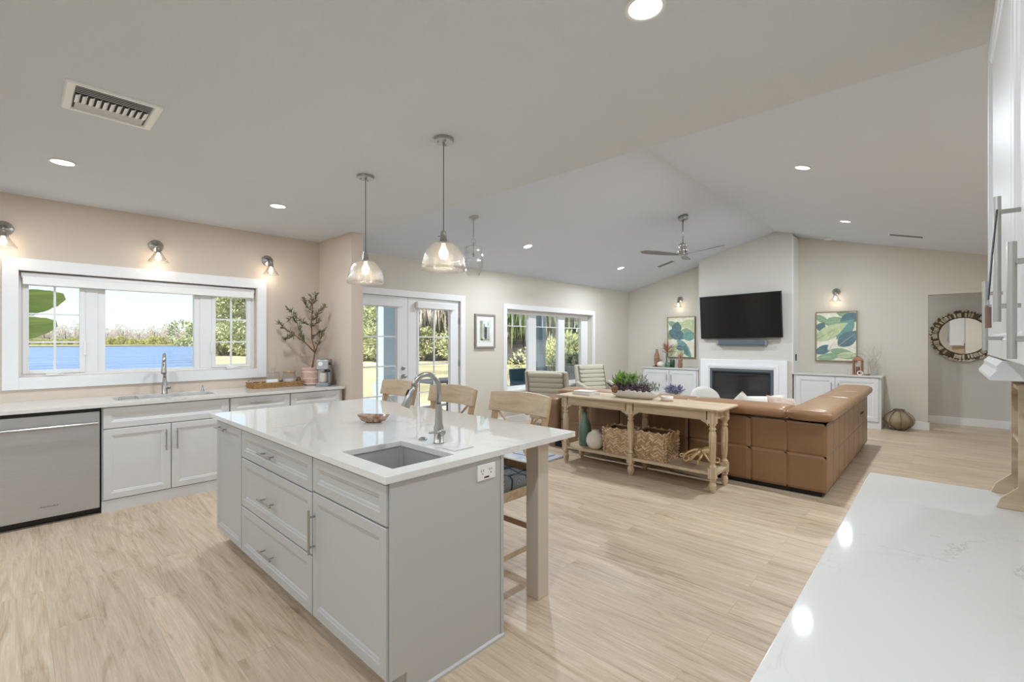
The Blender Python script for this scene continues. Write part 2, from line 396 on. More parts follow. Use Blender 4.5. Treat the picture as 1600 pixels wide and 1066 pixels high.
struct('wall_hall', MB().box(11.22, 11.36, -1.4, 3.0, 0, 3.0), M['greige'])
struct('wall_hall_side', MB().box(XFW+.2, 11.22, -1.0, -.8, 0, 2.9), M['trim'])
struct('ceiling', MB().box(XFW+.2, 11.36, -1.0, 3.0, 2.6, 2.7), M['ceil2'])
struct('wall_right', MB().box(-3.4, 2.56, -.62, -.46, 0, ZC), M['greige'])
struct('wall_gap_block', MB().box(2.56, 2.70, -1.4, -.46, 0, ZC), M['greige'])  # unseen wall piece, added to block a sun leak
struct('wall_south', MB().box(2.70, XFW, -1.4, -1.25, 0, 3.0), M['beige'])
struct('wall_rear', wall_with_holes('x', -3.4, .2, -.62, 6.12, 0, ZC, [(.7, 5.1, .05, 2.25)]), M['greige'])  # opening added to bring in sky light from behind
# baseboards
mb = MB().box(4.935, XFW, YP-.016, YP, 0, .13); struct('baseboard_patio', mb, M['trim'], bevel=.004)
mb = MB().box(XFW-.016, XFW, .2, .76, 0, .13); mb.box(XFW-.016, XFW+.2, .184, .2, 0, .13); struct('baseboard_fireplace', mb, M['trim'], bevel=.004)
struct('baseboard_hall', MB().box(11.2, 11.22, -.8, 3.0, 0, .13), M['trim'], bevel=.004)
struct('baseboard_hall_side', MB().box(XFW-.02, 11.2, -.8, -.78, 0, .15).box(XFW-.02, XFW, -1.2, -.8, 0, .15), M['trim'], bevel=.004)
struct('trim_1', MB().box(XFW-.012, XFW, -.9, -.8, .15, 2.3), M['trim'], bevel=.003)

def frame_rect(mb, axis, p0, p1, a0, a1, z0, z1, wd, wb=None, wt=None):
    """rectangular ring; plane thickness p0..p1"""
    wb = wd if wb is None else wb; wt = wd if wt is None else wt
    def B(a, b, c, d):
        if axis == 'y': mb.box(a, b, p0, p1, c, d)
        else: mb.box(p0, p1, a, b, c, d)
    B(a0, a0+wd, z0, z1); B(a1-wd, a1, z0, z1); B(a0+wd, a1-wd, z0, z0+wb); B(a0+wd, a1-wd, z1-wt, z1)
    return mb
def empty_struct(name, loc):
    o = bpy.data.objects.new(name, None); C.objects.link(o); o.location = loc; o['kind'] = 'structure'; o.empty_display_size = .1
    return o

# ---- kitchen window
W1 = empty_struct('window_1', (.98, 5.98, 1.03))
obj('casing', frame_rect(MB(), 'y', YW-.022, YW, -.075, 2.045, 1.033, 2.187, .10, .107, .107), M['trim'], W1, bevel=.003, world=True)
mb = MB(); y0, y1 = 5.985, 6.07
mb.box(.024, .048, y0, y1, 1.14, 2.08); mb.box(1.90, 1.936, y0, y1, 1.14, 2.08); mb.box(.048, 1.90, y0, y1, 1.14, 1.165); mb.box(.048, 1.90, y0, y1, 2.0, 2.08)
mb.box(.46, .55, y0, y1, 1.165, 2.0); mb.box(1.39, 1.50, y0, y1, 1.165, 2.0)
mb.box(.55, .606, y0+.01, y1, 1.165, 2.0); mb.box(1.34, 1.39, y0+.01, y1, 1.165, 2.0); mb.box(.606, 1.34, y0+.01, y1, 1.165, 1.178); mb.box(.606, 1.34, y0+.01, y1, 1.965, 2.0)
obj('frame', mb, M['trim'], W1, bevel=.003, world=True)
for (a, b) in ((.088, .42), (1.54, 1.86)):
    obj('sash', frame_rect(MB(), 'y', 5.975, 6.03, a-.04, b+.04, 1.165, 2.0, .04, .034, .04), M['trim'], W1, world=True, bevel=.003)
    mu = MB(); mid = (a+b)/2; mu.box(mid-.008, mid+.008, 6.0, 6.02, 1.19, 1.965)
    for k in (1, 2):
        z = 1.197+(1.96-1.197)*k/3; mu.box(a, b, 6.001, 6.019, z-.008, z+.008)
    obj('muntin', mu, M['trim'], W1, world=True)
    obj('crank', MB().box(mid-.06, mid+.06, 5.95, 5.975, 1.145, 1.165).tube([(mid, 5.955, 1.16), (mid+.04, 5.945, 1.168)], .006), M['white'], W1, world=True)
obj('latch', MB().box(.447, .463, 5.958, 5.978, 1.33, 1.45), M['white'], W1, world=True)
obj('latch', MB().box(1.49, 1.506, 5.958, 5.978, 1.33, 1.45), M['white'], W1, world=True)
obj('pane', MB().box(.08, 1.87, 6.03, 6.034, 1.17, 1.99), M['glass'], W1, world=True)
t_ = thing('roller_shade', 'white roller shade wound up under the head of the sink window', 'blind', (.98, 5.95, 1.98))
obj('roller', MB().tube([(.04, 5.95, 2.042), (1.92, 5.95, 2.042)], .028, 16), M['trim'], t_, world=True, smooth=True)
obj('fabric', MB().box(.05, 1.91, 5.924, 5.927, 1.975, 2.045).box(.05, 1.91, 5.92, 5.932, 1.962, 1.98), M['white'], t_, world=True)

# ---- french doors
D1 = empty_struct('door_1', (3.87, YP, 0))
mb = MB(); mb.box(2.842, 2.905, YP-.02, YP, 0, 2.185); mb.box(4.838, 4.933, YP-.02, YP, 0, 2.185); mb.box(2.905, 4.838, YP-.02, YP, 2.095, 2.185)
obj('casing', mb, M['trim'], D1, bevel=.003, world=True)
for i, (a, b, ga, gb) in enumerate(((2.91, 3.868, 3.09, 3.69), (3.874, 4.832, 4.06, 4.655))):
    L_ = obj('door_leaf', frame_rect(MB(), 'y', 5.665, 5.71, a, b, .01, 2.088, ga-a, .27, .15), M['trim'], D1, world=True, bevel=.003)
    gm = MB(); frame_rect(gm, 'y', 5.655, 5.665, ga-.03, gb+.03, .25, 1.965, .03); mid = (ga+gb)/2
    gm.box(mid-.009, mid+.009, 5.677, 5.698, .28, 1.938)
    for z in (.70, 1.11, 1.525): gm.box(ga, gb, 5.678, 5.697, z-.009, z+.009)
    obj('muntin', gm, M['trim'], L_, world=True)
    obj('pane', MB().box(ga, gb, 5.686, 5.689, .28, 1.938), M['glass'], L_, world=True)
    obj('blind_header', MB().box(ga-.06, gb+.06, 5.60, 5.655, 1.945, 2.04), M['trim'], L_, world=True, bevel=.004)
    if i == 0:
        k = MB(); k.lathe([(.028, 0), (.028, -.012), (.012, -.014), (.012, -.03), (.027, -.04), (.030, -.055), (.018, -.066), (.001, -.068)], (3.79, 5.665, .96), 20, axis='y')
        obj('knob', k, M['nickel'], L_, world=True, smooth=True)
        k = MB(); k.lathe([(.028, 0), (.028, -.012), (.02, -.016), (.001, -.017)], (3.79, 5.665, 1.075), 20, axis='y'); k.box(3.775, 3.805, 5.635, 5.65, 1.071, 1.079)
        obj('deadbolt', k, M['nickel'], L_, world=True)
    else:
        for z in (.25, 1.11, 1.78):
            obj('hinge', MB().box(4.822, 4.842, 5.652, 5.666, z-.045, z+.045), M['nickel'], L_, world=True)
# ---- patio window
W2 = empty_struct('window_2', (7.25, YP, .5))
mb = frame_rect(MB(), 'y', YP-.022, YP, 5.82, 8.71, .49, 2.12, .085, .09, .09); obj('casing', mb, M['trim'], W2, bevel=.003, world=True)
obj('sill', MB().box(5.86, 8.67, 5.58, 5.80, .56, .59), M['trim'], W2, world=True, bevel=.004)
mb = MB(); y0, y1 = 5.76, 5.83
gl = [(6.02, 6.64), (6.86, 7.56), (7.78, 8.38)]
edges = [5.90]+[x for g in gl for x in g]+[8.62]
for i in range(0, 8, 2): mb.box(edges[i], edges[i+1], y0, y1, .59, 2.035)
for (a, b) in gl: mb.box(a, b, y0, y1, .59, .64); mb.box(a, b, y0, y1, 1.96, 2.035)
obj('frame', mb, M['trim'], W2, bevel=.003, world=True)
for (a, b) in gl:
    mu = MB(); mu.box(a, b, 5.785, 5.80, 1.74-.008, 1.74+.008)
    for k in (1, 2): x = a+(b-a)*k/3; mu.box(x-.008, x+.008, 5.786, 5.80, 1.748, 1.96)
    obj('muntin', mu, M['trim'], W2, world=True)
    obj('pane', MB().box(a, b, 5.804, 5.807, .64, 1.96), M['glass'], W2, world=True)
# ---- unseen rear glazing, added behind the camera to let daylight in
W3 = empty_struct('window_added_light', (-3.3, 2.9, 0))
mb = frame_rect(MB(), 'x', -3.36, -3.28, .7, 5.1, .05, 2.25, .06)
for y in (2.13, 3.6): mb.box(-3.36, -3.28, y-.04, y+.04, .1, 2.2)
obj('frame', mb, M['trim'], W3, world=True)
obj('pane', MB().box(-3.32, -3.316, .75, 5.05, .1, 2.2), M['glass'], W3, world=True)

# ================================================================== CABINETRY
def panel_mb(o, u, n, wd, h, t=.02, rail=.055, rec=.009, mb=None):
    """recessed-panel front: o = lower corner on the carcass face, u = width direction, n = outward"""
    mb = mb or MB(); o = Vector(o); u = Vector(u); n = Vector(n); z = Vector((0, 0, 1))
    def ring(i, d): return [o+u*i+z*i+n*d, o+u*(wd-i)+z*i+n*d, o+u*(wd-i)+z*(h-i)+n*d, o+u*i+z*(h-i)+n*d]
    R = [ring(0, 0), ring(0, t-.003), ring(.003, t), ring(rail-.004, t), ring(rail, t-.003), ring(rail+.010, t-.005), ring(rail+.016, t-rec)]
    mb.rings(R, True); return mb
def bar_mb(c, ax, n, L_, r=.006, so=.032):
    """bar pull: c = centre on the front, ax = bar direction, n = outward"""
    mb = MB(); c = Vector(c); ax = Vector(ax); n = Vector(n)
    mb.tube([c+n*so-ax*L_/2, c+n*so+ax*L_/2], r, 12)
    for s in (-1, 1):
        q = c+ax*s*(L_/2-.035 if L_ > .12 else L_/2-.02); mb.tube([q, q+n*so], r*.8, 10)
    return mb
X_, Y_ = Vector((1, 0, 0)), Vector((0, 1, 0)); Zv = Vector((0, 0, 1))

# ---- sink wall run (faces -y)
CF = 5.235   # carcass front
def base_cab(x0, x1, label, fronts, kick=True, group=None):
    t_ = thing('base_cabinet', label, 'cabinet', ((x0+x1)/2, 5.57, 0), 0, group)
    mb = MB().box(x0+.001, x1-.001, CF, 5.918, .10, .896 if 'sink' not in label or 'drawer' in label or 'far side' in label else .66)
    if mb.v[4][2] < .7: mb.box(x0+.001, x0+.019, CF, 5.918, .66, .896).box(x1-.019, x1-.001, CF, 5.918, .66, .896).box(x0+.019, x1-.019, CF, CF+.018, .66, .896)
    obj('body', mb, M['cab'], t_, world=True)
    obj('kick_board', MB().box(x0, x1, CF-.012, CF+.02, 0, .098), M['cab'], t_, world=True)
    for (nm, a, b, z0, z1, hp) in fronts:
        f_ = obj(nm, panel_mb((a, CF, z0), X_, -Y_, b-a, z1-z0), M['cab'], t_, world=True)
        if hp:
            kind, hx, hz = hp
            obj('handle', bar_mb((hx, CF-.018, hz), X_ if kind == 'h' else Zv, -Y_, .19), M['nickel'], f_, world=True)
    return t_
base_cab(-.80, -.118, 'white base cabinet on the far side of the dishwasher from the sink', [('door', -.79, -.125, .105, .885, ('v', -.16, .6))])
base_cab(.503, 1.466, 'white double-door base cabinet with a plain false front under the window sink',
         [('false_front', .512, 1.458, .712, .888, None), ('door', .512, .984, .105, .703, ('v', .945, .56)), ('door', .99, 1.458, .105, .703, ('v', 1.028, .56))])
base_cab(1.468, 2.05, 'white base cabinet with one drawer, between the sink cabinet and the corner cabinet',
         [('drawer', 1.476, 2.044, .735, .888, ('h', 1.75, .835)), ('door', 1.476, 2.044, .105, .727, ('v', 1.53, .6))])
base_cab(2.052, 2.655, 'white corner base cabinet with one drawer, below the espresso machine',
         [('drawer', 2.06, 2.62, .735, .888, ('h', 2.32, .835)), ('door', 2.06, 2.62, .105, .727, ('v', 2.11, .6))])

# ---- dishwasher
t_ = thing('dishwasher', 'stainless steel dishwasher with a long bar handle beside the sink cabinet', 'dishwasher', (.19, 5.5, 0))
obj('body', MB().box(-.115, .498, CF+.005, 5.9, .02, .892), M['black'], t_, world=True)
obj('kick_plate', MB().box(-.115, .498, CF+.03, CF+.05, 0, .06), M['black'], t_, world=True)
d_ = obj('door', MB().box(-.112, .490, CF-.03, CF+.004, .058, .868), M['steel'], t_, world=True, bevel=.004)
obj('control_strip', MB().box(-.112, .490, CF-.022, CF+.004, .870, .890), M['black'], t_, world=True)
obj('handle', MB().tube([(-.10, CF-.075, .775), (.477, CF-.075, .775)], .011, 14).tube([(-.07, CF-.03, .775), (-.07, CF-.075, .775)], .009, 10).tube([(.45, CF-.03, .775), (.45, CF-.075, .775)], .009, 10), M['nickel'], d_, world=True)

def text_mesh(name, body, size, loc, rot, m, parent, extrude=.0004):
    c = bpy.data.curves.new(name, 'FONT'); c.body = body; c.size = size; c.extrude = extrude; c.align_x = 'CENTER'
    tmp = bpy.data.objects.new(name, c); C.objects.link(tmp)
    bpy.context.view_layer.update()
    me = bpy.data.meshes.new_from_object(tmp.evaluated_get(bpy.context.evaluated_depsgraph_get()))
    bpy.data.objects.remove(tmp)
    Mx = Matrix.Translation(Vector(loc)) @ Euler(rot).to_matrix().to_4x4()
    q = parent
    off = Vector((0, 0, 0))
    while q: off += Vector(q.location); q = q.parent
    me.transform(Matrix.Translation(-off) @ Mx)
    me.materials.clear(); me.materials.append(m)
    o = bpy.data.objects.new(name, me); C.objects.link(o); o.parent = parent
    return o
text_mesh('maker_badge', 'KitchenAid', .022, (.19, CF-.0308, .14), (rad(90), 0, 0), mat('badge grey', (96, 94, 92), .4, .6), d_)

# ---- sink wall countertop with undermount sink
def slab_with_hole(x0, x1, y0, y1, z0, z1, h):
    mb = MB(); hx0, hx1, hy0, hy1 = h
    O = [(x0, y0), (x1, y0), (x1, y1), (x0, y1)]; I = [(hx0, hy0), (hx1, hy0), (hx1, hy1), (hx0, hy1)]
    vs = [(*p, z0) for p in O]+[(*p, z1) for p in O]+[(*p, z0) for p in I]+[(*p, z1) for p in I]; fs = []
    for i in range(4):
        j = (i+1) % 4; fs += [(i, j, j+4, i+4), (8+i, 12+i, 12+j, 8+j), (4+i, 4+j, 12+j, 12+i), (i, 8+i, 8+j, j)]
    return mb.add(vs, fs)
obj('countertop', slab_with_hole(-.82, 2.668, 5.19, 5.918, .898, .928, (.62, 1.40, 5.42, 5.74)), M['quartz'], bevel=.003,
    label='white quartz countertop with a sink cutout running below the lake window', cat='countertop')
def basin(x0, x1, y0, y1, zt, zb, drain):
    mb = MB(); R = []
    def rr(i, z, r=.02):
        pts = []
        for (cx, cy, a0) in ((x1-i-r, y1-i-r, 0), (x0+i+r, y1-i-r, 90), (x0+i+r, y0+i+r, 180), (x1-i-r, y0+i+r, 270)):
            for k in range(5): a = rad(a0+k*22.5); pts.append((cx+r*math.cos(a), cy+r*math.sin(a), z))
        return pts
    R = [rr(-.02, zt-.001), rr(-.02, zb-.004), rr(.0, zb-.006)]; R = [rr(-.02, zt), rr(0, zt), rr(.004, zb+.02), rr(.02, zb)]
    mb.rings(R, False); n = len(R[-1]); mb.add(R[-1], [tuple(range(n))]); return mb
t_ = thing('sink', 'stainless double sink set into the countertop below the lake window', 'sink', (1.01, 5.58, .70))
obj('bowl', basin(.60, 1.00, 5.41, 5.75, .8975, .70, None), M['sinksteel'], t_, world=True)
obj('bowl', basin(1.02, 1.42, 5.41, 5.75, .8975, .70, None), M['sinksteel'], t_, world=True)
wr = MB()
for zz in (.94, .90): wr.tube([(.66, 5.45, zz), (.78, 5.45, zz), (.78, 5.60, zz), (.66, 5.60, zz)], .0025, 6, close=True, cap=False)
for (x, y) in ((.66, 5.45), (.78, 5.45), (.78, 5.6), (.66, 5.6)): wr.tube([(x, y, .94), (x, y, .86)], .0025, 6)
obj('wire_caddy', wr, M['nickel'], t_, world=True)

def faucet(name, label, loc, rz, col_h, top_h, reach, drop, m):
    """gooseneck pull-down faucet, spout towards local -x"""
    t_ = thing(name, label, 'faucet', loc, rz)
    b = MB(); b.lathe([(.027, 0), (.027, .006), (.0245, .008), (.0245, .085), (.020, .10), (.0155, col_h), (.0155, col_h+.002)], n=28)
    obj('body', b, m, t_, smooth=True, )
    r = reach/2*.72; pts = [(0, 0, col_h)]; zc = top_h-.013-r
    pts.append((0, 0, zc))
    for k in range(1, 15): a = rad(180*k/15); pts.append((-r+r*math.cos(a), 0, zc+r*math.sin(a)))
    obj('neck', MB().tube(pts, .0135, 14), m, t_, smooth=True)
    e = Vector(pts[-1]); d = (e-Vector(pts[-2])).normalized(); d = (d+Vector((-.10, 0, 0))).normalized()
    L_ = (e.z-drop)/abs(d.z)
    obj('spray_head', MB().tube([e, e+d*.03, e+d*(L_*.5), e+d*L_*.97, e+d*L_], [.0145, .0165, .019, .0225, .020], 18), m, t_, smooth=True)
    obj('spray_button', MB().obox(e+d*(L_*.35)+Vector((-.019, 0, .004)), d*.016, (0, .005, 0), (.004, 0, 0)), M['black'], t_)
    obj('lever', MB().tube([(0, .012, .062), (0, -.05, .062)], .0165, 16).lathe([(.001, -.052), (.015, -.051), (.0175, -.046), (.0175, -.028)], (0, 0, .062), 18, axis='y').tube([(.0, -.038, .062), (-.03, -.045, .066), (-.075, -.055, .070)], [.006, .0065, .005], 10), m, t_, smooth=True)
    return t_
faucet('faucet', 'tall stainless gooseneck faucet behind the lake window sink', (1.04, 5.79, .928), rad(78), .16, .415, .24, .215, M['nickel'])
s_ = MB().lathe([(.02, 0), (.02, .006), (.011, .01), (.009, .04), (.004, .045), (.0035, .06)], (1.37, 5.80, .928), 18).tube([(1.37, 5.80, .985), (1.37, 5.765, .988)], .0035, 8)
obj('soap_pump', s_, M['nickel'], label='small metal soap pump on the counter between lake window faucet and tray', cat='soap dispenser', smooth=True)

# ---- island
FX = 1.02
def isl_cab(y0, y1, label, fronts, extra=None):
    t_ = thing('island_cabinet', label, 'cabinet', (1.33, (y0+y1)/2, 0))
    zt_ = .65 if y0 < 2 else .896; b_ = MB().box(FX, 1.628, y0+.001, y1-.001, .108, zt_)
    if zt_ < .8: b_.box(FX, FX+.018, y0+.001, y1-.001, .65, .896).box(1.61, 1.628, y0+.001, y1-.001, .65, .896).box(FX+.018, 1.61, y0+.001, y0+.019, .65, .896).box(FX+.018, 1.61, y1-.019, y1-.001, .65, .896)
    obj('body', b_, M['icab'], t_, world=True)
    obj('kick_board', MB().box(1.09, 1.105, y0+.001, y1-.001, 0, .107), M['icab'], t_, world=True)
    for (nm, a, b, z0, z1, hp) in fronts:
        f_ = obj(nm, panel_mb((FX, b, z0), -Y_, -X_, b-a, z1-z0, rail=.05 if b-a > .55 else .045), M['icab'], t_, world=True)
        if hp:
            kind, hy, hz, L_ = hp
            obj('handle', bar_mb((FX-.018, hy, hz), Y_ if kind == 'h' else Zv, -X_, L_), M['nickel'], f_, world=True)
    return t_
t_ = isl_cab(1.612, 2.277, 'light grey island cabinet with a false drawer front and one door, under the prep sink',
        [('false_front', 1.612, 2.272, .722, .886, None), ('door', 1.612, 2.272, .108, .714, ('v', 2.25, .53, .215))])
e_ = obj('end_panel', MB().prism([(1.012, 1.61, .897), (1.012, 1.61, .112), (1.09, 1.61, .112), (1.09, 1.61, 0), (1.628, 1.61, 0), (1.628, 1.61, .897)], (0, -.012, 0)), M['icab'], t_, world=True)
obj('shoe_molding', MB().prism([(1.09, 1.598, 0), (1.09, 1.588, 0), (1.09, 1.589, .012), (1.09, 1.598, .02)], (.56, 0, 0)), M['icab'], t_, world=True)
obj('back_panel', MB().box(1.63, 1.65, 1.595, 3.875, 0, .897), M['icab'], t_, world=True)
isl_cab(2.279, 3.322, 'light grey island cabinet with three wide stacked drawers', 
        [('drawer', 2.284, 3.316, .714, .886, ('h', 2.85, .80, .2)), ('drawer', 2.284, 3.316, .402, .706, ('h', 2.85, .53, .2)), ('drawer', 2.284, 3.316, .108, .394, ('h', 2.85, .23, .2))])
isl_cab(3.324, 3.865, 'light grey island pull-out cabinet at the end nearest the window wall', [('door', 3.33, 3.855, .108, .886, ('h', 3.70, .848, .2))])
obj('countertop', slab_with_hole(.982, 2.25, 1.587, 3.94, .898, .928, (1.07, 1.405, 1.675, 2.12)), M['quartz'], bevel=.003,
    label='large white quartz island countertop with a square prep sink cutout', cat='countertop')
mb = MB().box(2.005, 2.097, 1.668, 1.758, .001, .897)
obj('support_post', mb, M['postm'], bevel=.002, label='square warm grey post holding up the overhanging island countertop corner', cat='post')
t_ = thing('sink', 'small square stainless prep sink set in the island countertop', 'sink', (1.24, 1.9, .72))
obj('bowl', basin(1.062, 1.413, 1.667, 2.128, .8975, .68, None), M['sinksteel'], t_, world=True)
obj('drain', MB().lathe([(.045, .681), (.04, .683), (.03, .681), (.001, .68)], (1.24, 1.9, 0), 24), M['chrome'], t_, world=True, smooth=True)
faucet('faucet', 'brushed nickel gooseneck pull-down faucet beside the island prep sink', (1.505, 1.925, .928), rad(-14), .20, .372, .19, .20, M['nickel'])
obj('air_switch', MB().lathe([(.022, 0), (.022, .006), (.015, .009), (.014, .012), (.001, .013)], (1.50, 2.055, .928), 24), M['nickel'], smooth=True,
    label='small round metal button in the island countertop behind the prep sink', cat='button')
obj('coaster', MB().box(1.44, 1.565, 1.72, 1.85, .9282, .936), mat('frosted glass', (228, 228, 226), .15, coat=.5), bevel=.003, label='square clear glass board lying beside the island faucet', cat='coaster')
# bowl, boat shaped
mb = MB(); R = []
for (sc, z) in ((.45, 0), (.75, .012), (.95, .034), (1.0, .046), (.93, .046), (.70, .018), (.35, .010)):
    R.append([(1.60+.058*sc*math.copysign(abs(math.cos(a))**.8, math.cos(a))+.0, 2.73+.105*sc*math.copysign(abs(math.sin(a))**.8, math.sin(a)), .9285+z+(.006*math.sin(a)**2 if z > .03 else 0)) for a in [2*PI*i/32 for i in range(32)]])
mb.rings(R, True); mb.xf(Matrix.Translation((1.60, 2.73, 0)) @ Matrix.Rotation(rad(36), 4, 'Z') @ Matrix.Translation((-1.60, -2.73, 0)))
obj('bowl', mb, M['bowlw'], smooth=True, label='small boat-shaped marbled wooden bowl on the island countertop', cat='bowl')
# outlet
t_ = thing('outlet', 'white double outlet plate on the end panel of the island', 'outlet', (1.532, 1.5978, .80))
obj('plate', MB().box(-.058, .058, -.005, 0, 0, .074), M['white'], t_, bevel=.002)
sk = MB()
for sx in (-1, 1):
    for dx, hh in ((-.008, .012), (.006, .010)): sk.box(sx*.027+dx-.0012, sx*.027+dx+.0012, -.006, -.0045, .046-hh/2, .046+hh/2)
    sk.lathe([(.003, -.006), (.003, -.0045)], (sx*.027, 0, .031), 10, axis='y')
sk.box(-.016, .016, -.006, -.0045, .009, .016)
obj('sockets', sk, M['black'], t_)

# ================================================================== STOOLS
def cushmat():
    m = bpy.data.materials.new('navy shell print'); m.use_nodes = True; n = m.node_tree.nodes; L = m.node_tree.links; p = n['Principled BSDF']
    tc = n.new('ShaderNodeTexCoord'); v = n.new('ShaderNodeTexVoronoi'); v.inputs['Scale'].default_value = 7.5; v.inputs['Randomness'].default_value = .5
    v2 = n.new('ShaderNodeTexVoronoi'); v2.feature = 'DISTANCE_TO_EDGE'; v2.inputs['Scale'].default_value = 7.5; v2.inputs['Randomness'].default_value = .5
    a = n.new('ShaderNodeMath'); a.operation = 'MULTIPLY'; a.inputs[1].default_value = 90; s = n.new('ShaderNodeMath'); s.operation = 'SINE'
    c = n.new('ShaderNodeMapRange'); c.inputs[1].default_value = -1
    x1 = n.new('ShaderNodeMix'); x1.data_type = 'RGBA'; x1.inputs[6].default_value = lin((104, 112, 116))+(1,); x1.inputs[7].default_value = lin((140, 144, 140))+(1,)
    g = n.new('ShaderNodeMath'); g.operation = 'LESS_THAN'; g.inputs[1].default_value = .055
    x2 = n.new('ShaderNodeMix'); x2.data_type = 'RGBA'; x2.inputs[7].default_value = lin((34, 54, 78))+(1,)
    L.new(tc.outputs['Object'], v.inputs[0]); L.new(tc.outputs['Object'], v2.inputs[0]); L.new(v.outputs['Distance'], a.inputs[0]); L.new(a.outputs[0], s.inputs[0]); L.new(s.outputs[0], c.inputs[0])
    L.new(c.outputs[0], x1.inputs[0]); L.new(v2.outputs['Distance'], g.inputs[0]); L.new(x1.outputs[2], x2.inputs[6]); L.new(g.outputs[0], x2.inputs[0]); L.new(x2.outputs[2], p.inputs['Base Color'])
    p.inputs['Roughness'].default_value = .9
    return m
M['cush'] = cushmat()
def make_stool(loc, label):
    t_ = thing('bar_stool', label, 'bar stool', loc, 0, 'wooden stools along the island')
    W_ = .235
    fr = MB().box(-.19, .19, -W_, W_, .475, .535); obj('seat_frame', fr, M['stoolw'], t_, bevel=.006)
    obj('seat', MB().soft((0, 0, .565), (.37, .455, .085), .3, 28, 10), M['cush'], t_, smooth=True)
    for s in (-1, 1):
        obj('leg', MB().sweep([(-.175, s*.212, .475), (-.18, s*.214, 0)], (.019, 0, 0), (0, .019, 0)), M['stoolv'], t_, bevel=.004)
        pts = [(.235, s*.218, 0), (.205, s*.218, .25), (.188, s*.220, .50), (.205, s*.226, .70), (.255, s*.236, .92), (.29, s*.24, 1.075)]
        obj('leg', MB().sweep(pts, (.019, 0, 0), (0, .017, 0)), M['stoolv'], t_, bevel=.004)
        obj('stretcher', MB().box(-.165, .20, s*.212-.011, s*.212+.011, .115, .15), M['stoolw'], t_, bevel=.003)
    obj('stretcher', MB().box(-.19, -.165, -.2, .2, .17, .21), M['stoolw'], t_, bevel=.003)
    obj('stretcher', MB().box(.19, .212, -.2, .2, .2, .24), M['stoolw'], t_, bevel=.003)
    # curved top slab
    R = []
    for i in range(13):
        y = -.272+.544*i/12; bow = .045*(1-(y/.272)**2)
        def q(z, o): return (.232+bow+o+(z-.95)*.22, y, z)
        zt = 1.10-.012*(y/.272)**2*1.0
        R.append([q(.955, -.013), q(.955, .013), q(zt, .013), q(zt, -.013)])
    obj('backrest', MB().rings(R), M['stoolw'], t_, bevel=.004)
    for s in (-1, 1):
        pts = []
        for i in range(9):
            f_ = i/8; y = s*(.20-.385*f_); pts.append((.252-.058*f_+.03*math.sin(f_*PI)+s*.004, y, .955-.345*f_))
        obj('cross_brace', MB().sweep(pts, (.008, 0, 0), (0, .026, .017*s)), M['stoolw'], t_)
    obj('lower_rail', MB().box(.178, .208, -.21, .21, .585, .645), M['stoolv'], t_, bevel=.004)
    return t_
st = make_stool((2.15, 2.18, 0), 'wooden cross-back bar stool nearest the island support post')
dup(st, (2.17, 2.93, 0), rad(1), 'wooden cross-back bar stool between the other two, behind the island faucet')
dup(st, (2.16, 3.70, 0), rad(-2), 'wooden cross-back bar stool closest to the french doors')

# ================================================================== RIGHT COUNTER AND WALL CABINET
obj('countertop', MB().box(-.9, 2.36, -.455, .222, .898, .928), M['quartz'], bevel=.003,
    label='white quartz countertop with faint grey veins opposite the island', cat='countertop')
t_ = thing('base_cabinet', 'white base cabinet under the veined countertop opposite the island', 'cabinet', (.75, -.1, 0))
obj('body', MB().box(-.88, 2.33, -.45, .18, .1, .897).box(-.88, 2.3, -.45, .12, 0, .1), M['cab'], t_, world=True)
for i, (a, b) in enumerate(((.72, 1.5), (1.51, 2.32))):
    d_ = obj('drawer', panel_mb((b, .18, .72), -X_, Y_, b-a, .165), M['cab'], t_, world=True)
    obj('handle', bar_mb(((a+b)/2, .198, .80), X_, Y_, .2), M['nickel'], d_, world=True)
    obj('door', panel_mb((b, .18, .11), -X_, Y_, b-a, .60), M['cab'], t_, world=True)

t_ = thing('wall_cabinet', 'tall white wall cabinet with bar pulls and crown base beside the camera', 'cabinet', (1.7, -.3, 1.34))
CY = -.142
obj('body', MB().box(.95, 2.535, -.455, CY, 1.40, 2.56), M['cab'], t_, world=True)
for (a, b, hx, hz, hl) in ((1.683, 2.53, 1.93, 1.53, .20), (1.40, 1.675, 1.5, 1.64, .28), (.96, 1.390, 1.19, 1.528, .205)):
    d_ = obj('door', panel_mb((b, CY, 1.405), -X_, Y_, b-a, 1.15, t=.022, rail=.06), M['cab'], t_, world=True)
    obj('handle', bar_mb((hx, CY+.02, hz), Zv, Y_, hl, .0065, .036), M['nickel'], d_, world=True)
prof = [(0, 1.40), (.012, 1.385), (.012, 1.372), (.026, 1.352), (.026, 1.343), (-.30, 1.343), (-.30, 1.40)]
obj('light_rail', MB().prism([(1.94, CY+.02+a, z) for a, z in prof], (.60, 0, 0)), M['cab'], t_, world=True)
t_ = thing('key_lanyard', 'dark cord with a small wooden tag hanging from the wall cabinet pull', 'lanyard', (1.5, -.08, 1.5))
a_ = Vector((1.47, -.084, 1.745)); b_ = Vector((1.42, -.068, 1.545))
obj('cord', MB().tube([a_, a_.lerp(b_, .5)+Vector((0, .001, -.003)), b_], .0018, 8), M['black'], t_, world=True)
obj('ring', MB().tube([b_+Vector((.007*math.cos(a), 0, .007*math.sin(a)-.007)) for a in [2*PI*i/14 for i in range(14)]], .0018, 6, close=True, cap=False).tube([b_+Vector((-.006*math.cos(a), .004*math.sin(a), -.012)) for a in [2*PI*i/12 for i in range(12)]], .0015, 6, close=True, cap=False), M['nickel'], t_, world=True)
obj('tag', MB().tube([b_+Vector((0, 0, -.015)), b_+Vector((0, 0, -.06))], .0052, 12), mat('brown tag', (122, 96, 80), .5), t_, world=True)

